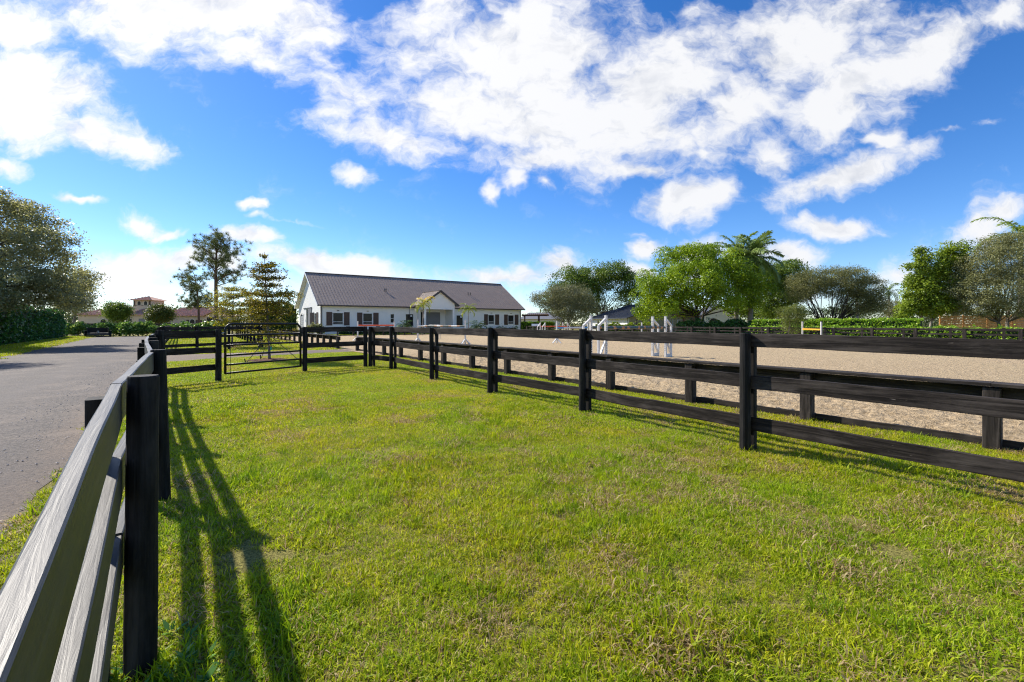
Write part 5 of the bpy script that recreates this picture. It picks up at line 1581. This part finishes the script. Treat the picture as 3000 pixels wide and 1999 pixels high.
# roof: ridge parallel to ax1's normal (ax2); front slope faces the camera-left
sl2 = (RD2 - EV2) / (RW / 2)
run2 = RW / 2 + .5; ln2 = math.hypot(run2, run2 * sl2)
upA = (ax2 * run2 + bz * run2 * sl2) / ln2
oA = c0 - ax2 * .5 - ax1 * .5 + bz * (EV2 - .5 * sl2 + .1)
nA = np.cross(ax1, upA); alongA, oAA = ax1, oA
if nA[2] < 0: nA = -nA; alongA = -ax1; oAA = oA + ax1 * (L1 + 1)
rA = MB().frame_box(oA, ax1, upA, nA, (0, 0, -.15), (L1 + 1, ln2, -.004)).build('roof', M['roof_blue_metal'], root)
seam_panels(oAA, alongA, upA, nA, L1 + 1, ln2, .45, M['roof_blue_metal'], rA)
upB = (-ax2 * run2 + bz * run2 * sl2) / ln2
oB = c0 + ax2 * (RW + .5) - ax1 * .5 + bz * (EV2 - .5 * sl2 + .1)
nB = np.cross(ax1, upB); nB = nB if nB[2] > 0 else -nB
MB().frame_box(oB, ax1, upB, nB, (0, 0, -.15), (L1 + 1, ln2, -.004)).build('roof', M['roof_blue_metal'], root)
MB().beam(oA - upA * .02 - bz * .08, oA + ax1 * (L1 + 1) - upA * .02 - bz * .08, .1, .14).build('gutter', M['roof_blue_metal'], root)
# gable end towards the right front
MB().prism([(0, EV2), (RW, EV2), (RW / 2, RD2 - .1)], c0, ax2, bz, ax1, .003, .2).build('wall', M['siding_tan'], root)
outg = -ax1
window(c0, ax2, outg, 1.6, 2.7, 1.2, 2.1, root, frm='shutter_wood')
window(c0, ax2, outg, 7.5, 8.6, .8, 2.0, root); window(c0, ax2, outg, 9.6, 10.7, .8, 2.0, root)
MB().tube([c0 - ax2 * .05 + bz * 2.4, c0 - ax2 * .05 + bz * .1], .05, 6).build('downspout', M['roof_blue_metal'], root)

root = thing('cottage', 'white cottage with grey seam roof behind the domed tree', 'house', G(2000, 80))
cw0 = np.array((hx(1885, 80), 80.0, 0)); LW = hx(2060, 80) - cw0[0]
wall_with_holes(cw0, EX, bz, -EY, LW, 2.5, .2, []).build('wall', M['stucco_cream'], root)
MB().box((cw0[0], 80.2, 0), (cw0[0] + LW, 86, 2.5)).build('wall', M['stucco_cream'], root)
upC = np.array((0, .93, .37)); upC /= np.linalg.norm(upC); nC = np.array((0, -upC[2], upC[1]))
rC = MB().frame_box(cw0 + np.array((-.4, -.6, 2.5)), EX, upC, nC, (0, 0, -.12), (LW + .8, 5.2, -.004)).build('roof', M['roof_blue_metal'], root)
seam_panels(cw0 + np.array((-.4, -.6, 2.5)), EX, upC, nC, LW + .8, 5.2, .45, M['roof_blue_metal'], rC)
for px in (1895, 1937, 1968, 1985, 2022):
    window(cw0, EX, -EY, hx(px, 80) - cw0[0], hx(px, 80) - cw0[0] + .75, .7, 2.1, root, frm='trim_white')
MB().box((hx(1998, 80), 79.94, 0), (hx(2013, 80), 79.99, 2.15)).build('door', M['shutter_wood'], root)
root = thing('white_wall_house', 'white gabled house end with dark arched opening under the domed tree', 'house', G(2100, 76))
x0, x1 = hx(2056, 76), hx(2150, 76)
MB().prism([(x0, 0), (x1, 0), (x1, 2.6), ((x0 + x1) / 2 + .2, 4.4), (x0, 2.8)], (0, 0, 0), EX, bz, EY, 76, 80).build('wall', M['stucco_white'], root)
MB().prism([(x0 - .4, 2.65), ((x0 + x1) / 2 + .2, 4.5), (x1 + .4, 2.5), (x1 + .4, 2.66), ((x0 + x1) / 2 + .2, 4.66), (x0 - .4, 2.81)], (0, 0, 0), EX, bz, EY, 75.6, 80.4).build('roof', M['roof_blue_metal'], root)
arch_window(hx(2090, 76), 76, .1, 2.3, 1.5, root)


def pergola(label, o, ax, ay, L, Dp, H, mat, nraf, posts):
    o = np.array(o, float); ax = np.array(ax); ay = np.array(ay)
    root = thing('pergola', label, 'pergola', o)
    for p_ in posts:
        for y_ in (0, Dp):
            MB().beam(o + ax * p_ + ay * y_, o + ax * p_ + ay * y_ + bz * H, .17, .17, .01, up=ax).build('post', mat, root)
    for y_ in (0, Dp):
        for k_ in (-.09, .09):
            MB().beam(o + ax * -.5 + ay * (y_ + k_ * 1.35) + bz * (H - .02), o + ax * (L + .5) + ay * (y_ + k_ * 1.35) + bz * (H - .02), .05, .24, .004).build('beam', mat, root)
    for i in range(nraf):
        x = -.3 + (L + .6) * i / (nraf - 1)
        MB().beam(o + ax * x - ay * .6 + bz * (H + .19), o + ax * x + ay * (Dp + .6) + bz * (H + .19), .05, .17, .004).build('rafter', mat, root)
    return root


pergola('dark red brown timber pergola at the end of the white barn', q2(1538, 82), (1, 0, 0), (0, 1, 0), hx(1600, 82) - hx(1538, 82), 3.0, 2.95, M['pergola_dark'], 13, (0, hx(1580, 82) - hx(1538, 82)))
pergola('warm brown timber pergola before the cottage', q2(1960, 77), (1, 0, 0), (0, 1, 0), hx(2045, 77) - hx(1960, 77), 2.2, 2.72, M['pergola_wood'], 16, (.0, 1.3, 2.5, hx(2045, 77) - hx(1960, 77)))
# grey roof far beyond the pergola
root = thing('grey_house', 'distant grey roofed low house beyond the dark pergola', 'house', G(1570, 120))
MB().box((hx(1525, 120), 120, 0), (hx(1640, 120), 128, 2.6)).build('wall', M['stucco_cream'], root)
hip_roof(hx(1518, 120), hx(1648, 120), 119.5, 128.5, 2.6, 4.4, 3, 3, root, M['roof_grey'], False)
# silver panel table by the pergola
root = thing('tilted_panel', 'tilted pale panel on legs beside the dark pergola', 'panel', q2(1570, 70))
c = q2(1570, 70)
MB().frame_box(c + bz * 1.12, EX, np.array((0, .9, .43)), np.array((0, -.43, .9)), (-.65, -.5, 0), (.65, .5, .05)).build('panel', M['solar_panel'], root)
for sx_ in (-.5, .5): MB().beam(c + EX * sx_, c + EX * sx_ + bz * 1.12, .06, .06, up=EX).build('leg', M['galvanised'], root)

# slatted cedar fence at the right
root = thing('slat_fence', 'orange cedar fence of horizontal slats behind the grey oak', 'fence', q2(2760, 49))
a = q2(2755, 49); b = q2(3040, 46.5); t_ = (b - a); Lf = np.linalg.norm(t_); t_ /= Lf; s_ = np.array((t_[1], -t_[0], 0))
npan = 4
for i in range(npan + 1):
    MB().beam(a + t_ * (Lf * i / npan) + s_ * -.08, a + t_ * (Lf * i / npan) + s_ * -.08 + bz * 2.35, .12, .12, .006, up=t_).build('post', M['cedar'], root)
for i in range(npan):
    for k_ in range(13):
        z = .18 + k_ * .168
        MB().beam(a + t_ * (Lf * i / npan + .03) + bz * z, a + t_ * (Lf * (i + 1) / npan - .03) + bz * (z + rng.normal(0, .004)), .022, .135, .003).build('slat', M['cedar'], root)

# ------------------------------------------------------------------ jumps
def wing(mbmat, root, base, side_dir, h, w_, hi):
    """wing standard: tall post, shorter outer post, sloping top brace, lower brace, foot board"""
    base = np.array(base, float); sd_ = np.array(side_dir, float); sd_ /= np.linalg.norm(sd_); nd_ = np.cross(sd_, bz)
    up_ = bz
    MB().beam(base, base + bz * h, .09, .09, .006, up=sd_).build('upright', mbmat, root)
    MB().beam(base + sd_ * w_, base + sd_ * w_ + bz * hi, .075, .075, .006, up=sd_).build('outer_post', mbmat, root)
    MB().beam(base + sd_ * .045 + bz * (h - .14), base + sd_ * (w_ + .0) + bz * (hi + .0), .07, .085, .004, up=nd_).build('brace', mbmat, root)
    MB().beam(base + sd_ * .045 + bz * (h * .46), base + sd_ * (w_ - .04) + bz * .2, .06, .08, .004, up=nd_).build('brace', mbmat, root)
    MB().beam(base + sd_ * .052 + bz * .10, base + sd_ * (w_ - .04) + bz * .10, .05, .14, .004).build('foot_board', mbmat, root)
    mb = MB()
    for i in range(16):
        z = .3 + i * (h - .42) / 16
        mb.frame_box(base - sd_ * .0455 + bz * z, sd_, nd_, bz, (-.003, -.013, -.02), (.0, .013, .02))
        mb.frame_box(base - nd_ * .0455 + bz * z, nd_, sd_, bz, (-.003, -.013, -.02), (.0, .013, .02))
    mb.build('pin_holes', M['dark_metal'], root)['kind'] = 'stuff'


def standard(label, base, h, parent_dir, group=None, name='jump_standard'):
    """single post standard on four sloping feet"""
    base = np.array(base, float); root = thing(name, label, 'jump standard', base, group)
    pd = np.array(parent_dir, float); pd /= np.linalg.norm(pd); nd_ = np.cross(pd, bz)
    MB().beam(base + bz * .04, base + bz * h, .085, .085, .006, up=pd).build('upright', M['jump_white'], root)
    for dv in (pd, -pd, nd_, -nd_):
        MB().beam(base + dv * .05 + bz * .34, base + dv * .42 + bz * .03, .06, .08, .004, up=np.cross(dv, bz)).build('foot', M['jump_white'], root)
    return root


def pole(label, a, b, z, bands, r=.05, name='jump_pole', group=None):
    """jump pole of painted bands: list of (length share, material)"""
    a = np.array(a, float); b = np.array(b, float); a = a + bz * (z - a[2]); b = b + bz * (z - b[2])
    root = thing(name, label, 'jump pole', a, group)
    tot = sum(q[0] for q in bands); s = 0
    for (ln_, mt) in bands:
        p0 = a + (b - a) * s / tot; s += ln_; p1 = a + (b - a) * s / tot
        MB().tube([p0, p1], r, 12).build('band', M[mt], root, smooth=False)
    return root


ob = 'paint_orange'; wh = 'jump_white'; gr_ = 'paint_green'; tn = 'paint_tan'
# J1 orange pole left
A, B = G(1048, 37.5), G(1155, 40); dv = B - A
standard('white jump standard holding the left end of the lone orange pole', A, 1.64, dv); standard('white jump standard holding the right end of the lone orange pole', B, 1.62, dv)
e_ = dv / np.linalg.norm(dv) * .07
pole('bright orange jump pole before the barn shutters', A + e_, B - e_, 1.29, [(1, ob)], .06)
# J2 striped
A, B = G(1224, 33.5), G(1363, 31.4); dv = B - A; e_ = dv / np.linalg.norm(dv) * .07
standard('white jump standard in front of the barn porch, left end of the striped pole', A, 1.75, dv); standard('white jump standard in front of the barn porch, right end of the striped pole', B, 1.68, dv)
pole('white and tan striped jump pole in front of the barn porch', A + e_, B - e_, 1.27, [(1.0, wh), (.35, tn), (1.0, gr_), (.35, tn), (.5, wh), (.35, tn), (.8, gr_), (.35, tn), (.8, wh), (.35, tn), (.6, gr_)], .05)
A2, B2 = G(1256, 42), G(1289, 41)
root = thing('white_block', 'white plank on a thin metal stand behind the striped pole', 'jump plank', A2)
MB().beam(A2 + bz * 1.27, B2 + bz * 1.27, .06, .12, .005).build('plank', M[wh], root)
for q in (A2 * .75 + B2 * .25, B2 * .9 + A2 * .1):
    MB().tube([q, q + bz * 1.21], .02, 6).tube([q + EX * .12, q + EX * .12 + bz * 1.21], .02, 6).build('leg', M['galvanised'], root)
# J4 blue white pole
A, B = G(1631, 32.8), G(1722, 35.2); dv = B - A; e_ = dv / np.linalg.norm(dv) * .07
standard('white jump standard at the left end of the blue and white pole', A, 1.60, dv); standard('white jump standard at the right end of the blue and white pole', B, 1.56, dv)
pole('blue tipped white jump pole in the middle of the arena', A + e_, B - e_, 1.13, [(.7, 'paint_blue'), (2.3, wh), (.7, 'paint_blue')], .055)
# J3 far orange oxer
Ls = [(1583, 52.5), (1597, 51.5)]; Rs = [(1648, 55.5), (1662, 54.5)]
for i in range(2):
    A = G(*Ls[i]); B = G(*Rs[i]); dv = B - A; e_ = dv / np.linalg.norm(dv) * .08
    for nm, q, sg in (('left', A, -1), ('right', B, 1)):
        root = thing('jump_wing', 'far white wing standard, %s one on the %s end of the far orange poles' % (('back', 'front')[i], nm), 'jump standard', q)
        wing(M[wh], root, q, dv * sg, 1.57, .5, 1.05)
    pole('orange pole on the far wing jump, %s of the two' % ('back', 'front')[i], A + e_, B - e_, 1.1, [(1, ob)], .06)
# J5 big near oxer, green and tan poles
Ls = [(1731, 17.3), (1775, 16.7)]; Rs = [(1912, 19.8), (1950, 19.2)]
for i in range(2):
    A = G(*Ls[i]); B = G(*Rs[i]); dv = B - A; e_ = dv / np.linalg.norm(dv) * .07
    for nm, q, sg in (('left', A, -1), ('right', B, 1)):
        root = thing('jump_wing', 'tall white wing standard of the near jump, %s one at the %s end' % (('back', 'front')[i], nm), 'jump standard', q)
        wing(M[wh], root, q, dv * sg, 1.75, .42, 1.36)
    bands = [(.45, gr_), (.22, tn)] * 2 + [(.22, gr_), (.22, tn), (.75, gr_), (.14, tn), (.4, gr_), (.14, tn), (.6, gr_), (.2, tn), (.25, gr_), (.2, tn), (.2, gr_), (.2, tn), (.25, gr_)]
    pole('dark green and tan banded pole on the near wing jump, %s of the two' % ('back', 'front')[i], A + e_, B - e_, 1.30 if i == 0 else 1.285, bands, .05)
# J6 yellow pole right
A, B = G(2351, 34), G(2406, 31.5); dv = B - A; e_ = dv / np.linalg.norm(dv) * .07
standard('slim white jump standard left of the yellow pole', A, 1.59, dv); standard('slim white jump standard right of the yellow pole', B, 1.57, dv)
pole('yellow jump pole near the far arena fence', A + e_, B - e_, 1.02, [(1, 'paint_yellow')], .06)
standard('lone white jump post behind the banded poles', G(1880, 36), 1.53, (1, 0, 0))

# ------------------------------------------------------------------ dump trailer at the end of the driveway
tb = G(287, 48.0)
TY = unit(tb[None])[0]; TX = np.array((TY[1], -TY[0], 0))
root = thing('utility_trailer', 'small black open utility trailer parked at the end of the driveway', 'trailer', tb)
MB().frame_box(tb, TX, TY, bz, (-.85, 0, .36), (.85, 2.4, .44)).build('bed', M['dark_metal'], root)
MB().frame_box(tb, TX, TY, bz, (-.85, .05, .442), (-.81, 2.4, .95)).frame_box(tb, TX, TY, bz, (.81, .05, .442), (.85, 2.4, .95)).frame_box(tb, TX, TY, bz, (-.808, 2.36, .442), (.808, 2.4, .95)).build('side_panel', M['gate_metal'], root)
MB().frame_box(tb, TX, TY, bz, (-.90, .0, .952), (.90, .07, 1.0)).frame_box(tb, TX, TY, bz, (-.90, .072, .952), (-.83, 2.44, 1.0)).frame_box(tb, TX, TY, bz, (.83, .072, .952), (.90, 2.44, 1.0)).build('top_rim', M['gate_metal'], root)
MB().frame_box(tb, TX, TY, bz, (-.86, -.05, .20), (.86, -.003, .40)).build('tailgate', M['dark_metal'], root)
MB().frame_box(tb, TX, TY, bz, (-.95, -.06, .02), (.95, -.02, .16)).build('bumper', M['arena_rail_wood'], root)
for sg in (-1, 1):
    wl_ = MB().tube([tb + TX * sg * .88 + TY * 1.2 + bz * .3, tb + TX * sg * 1.06 + TY * 1.2 + bz * .3], .3, 18).build('wheel', M['rubber'], root)
    MB().tube([tb + TX * sg * 1.061 + TY * 1.2 + bz * .3, tb + TX * sg * 1.075 + TY * 1.2 + bz * .3], .17, 14).build('rim', M['galvanised'], wl_)
    MB().frame_box(tb, TX, TY, bz, (sg * .97 - .12, .8, .64), (sg * .97 + .12, 1.6, .67)).build('fender', M['dark_metal'], root)
MB().tube([tb + TY * .25 + bz * .45, tb + TY * .25 + bz * .62], .10, 10).tube([tb + TY * .25 + bz * .62, tb + TY * .25 + bz * .68], .07, 10).build('hoist_pump', M['galvanised'], root)
MB().tube([tb + TY * 2.4 + bz * .4, tb + TY * 3.4 + bz * .4], .04, 8).build('tongue', M['dark_metal'], root)

# ------------------------------------------------------------------ patio furniture before the barn
def patio_chair(label, c, rz):
    root = thing('patio_chair', label, 'chair', c, 'patio chairs by the barn wall')
    c0_, s0_ = math.cos(rz), math.sin(rz); ex = np.array((c0_, s0_, 0)); ey = np.array((-s0_, c0_, 0))
    c = np.array(c, float)
    MB().frame_box(c, ex, ey, bz, (-.27, -.25, .42), (.27, .27, .46), .01).build('seat', M['fabric_taupe'], root)
    MB().frame_box(c + ey * .26 + bz * .46, ex, bz + ey * .22, -ey, (-.27, 0, 0), (.27, .62, .03), .01).build('backrest', M['fabric_taupe'], root)
    for sx_ in (-1, 1):
        for sy_ in (-1, 1):
            MB().tube([c + ex * .25 * sx_ + ey * .24 * sy_ + bz * .43, c + ex * .28 * sx_ + ey * .28 * sy_], .016, 6).build('leg', M['dark_metal'], root)
        MB().tube([c + ex * .29 * sx_ - ey * .26 + bz * .4, c + ex * .29 * sx_ - ey * .26 + bz * .66, c + ex * .29 * sx_ + ey * .3 + bz * .7], .018, 6).build('armrest', M['dark_metal'], root)
    return root


fr = BC - bu * 2.2
patio_chair('brown sling patio chair left of the table by the barn', fr + bn * 3.0, ANG_N + .3)
patio_chair('brown sling patio chair right of the table by the barn', fr + bn * 6.6, ANG_N - .5)
patio_chair('brown sling patio chair apart from the table below the second shutter', fr + bn * 8.0, ANG_N - .2)
tc_ = fr + bn * 4.8
root = thing('patio_table', 'round metal patio table with the chairs by the barn wall', 'table', tc_)
MB().tube([tc_ + bz * .70, tc_ + bz * .73], .6, 20).build('table_top', M['galvanised'], root)
for k_ in range(4):
    an = k_ * math.pi / 2 + .4
    MB().tube([tc_ + np.array((math.cos(an) * .35, math.sin(an) * .35, .70)), tc_ + np.array((math.cos(an) * .5, math.sin(an) * .5, 0))], .018, 6).build('leg', M['dark_metal'], root)
# planting along the barn foot
for i, (px, dd, sz, lab) in enumerate(((920, 56, .9, 'pale green shrub at the corner of the white barn'), (932, 57, .8, 'small shrub beside the barn downspout'))):
    r_ = shrub(lab, G(px, dd), sz, M['leaf_grey_oak']); r_['group'] = 'shrubs at the barn corner'
hedge('low row of small plants along the right half of the barn front', bp(20.5, -.7, 0), bp(30.8, -.7, 0), .5, .05, .75, M['leaf_hedge_dark'], 1800, .2, .1, .35, 'planting')
hedge('low row of small plants along the left half of the barn front', bp(2.0, -.7, 0), bp(12.0, -.7, 0), .5, .05, .55, M['leaf_hedge_dark'], 1500, .2, .1, .25, 'planting')

# weeds round the foot of the nearest post, tiny white flowers among them
wp = []; 
pb = P(*LEFT[2])
for k in range(34):
    an = rng.uniform(0, 6.28); rr_ = rng.uniform(.07, .34)
    c = pb + np.array((math.cos(an) * rr_ + .06, math.sin(an) * rr_ - .05, 0))
    m_ = rng.integers(5, 10); aa = rng.uniform(0, 6.28, m_); ll = rng.uniform(.05, .11, m_)
    d_ = np.stack((np.cos(aa), np.sin(aa), rng.uniform(.3, 1.3, m_)), 1); d_ = unit(d_)
    s_ = np.stack((-np.sin(aa), np.cos(aa), np.zeros(m_)), 1) * .011
    wp.append(np.stack((c + np.zeros((m_, 3)), c + d_ * (ll * .5)[:, None] + s_, c + d_ * ll[:, None] - np.array((0, 0, .015)), c + d_ * (ll * .5)[:, None] - s_), 1))
o = link('weeds', quads_mesh('weeds', np.concatenate(wp), M['weed_leaf']))
tag(o, 'broad leaved weeds round the foot of the nearest post', 'weeds', kind='stuff')
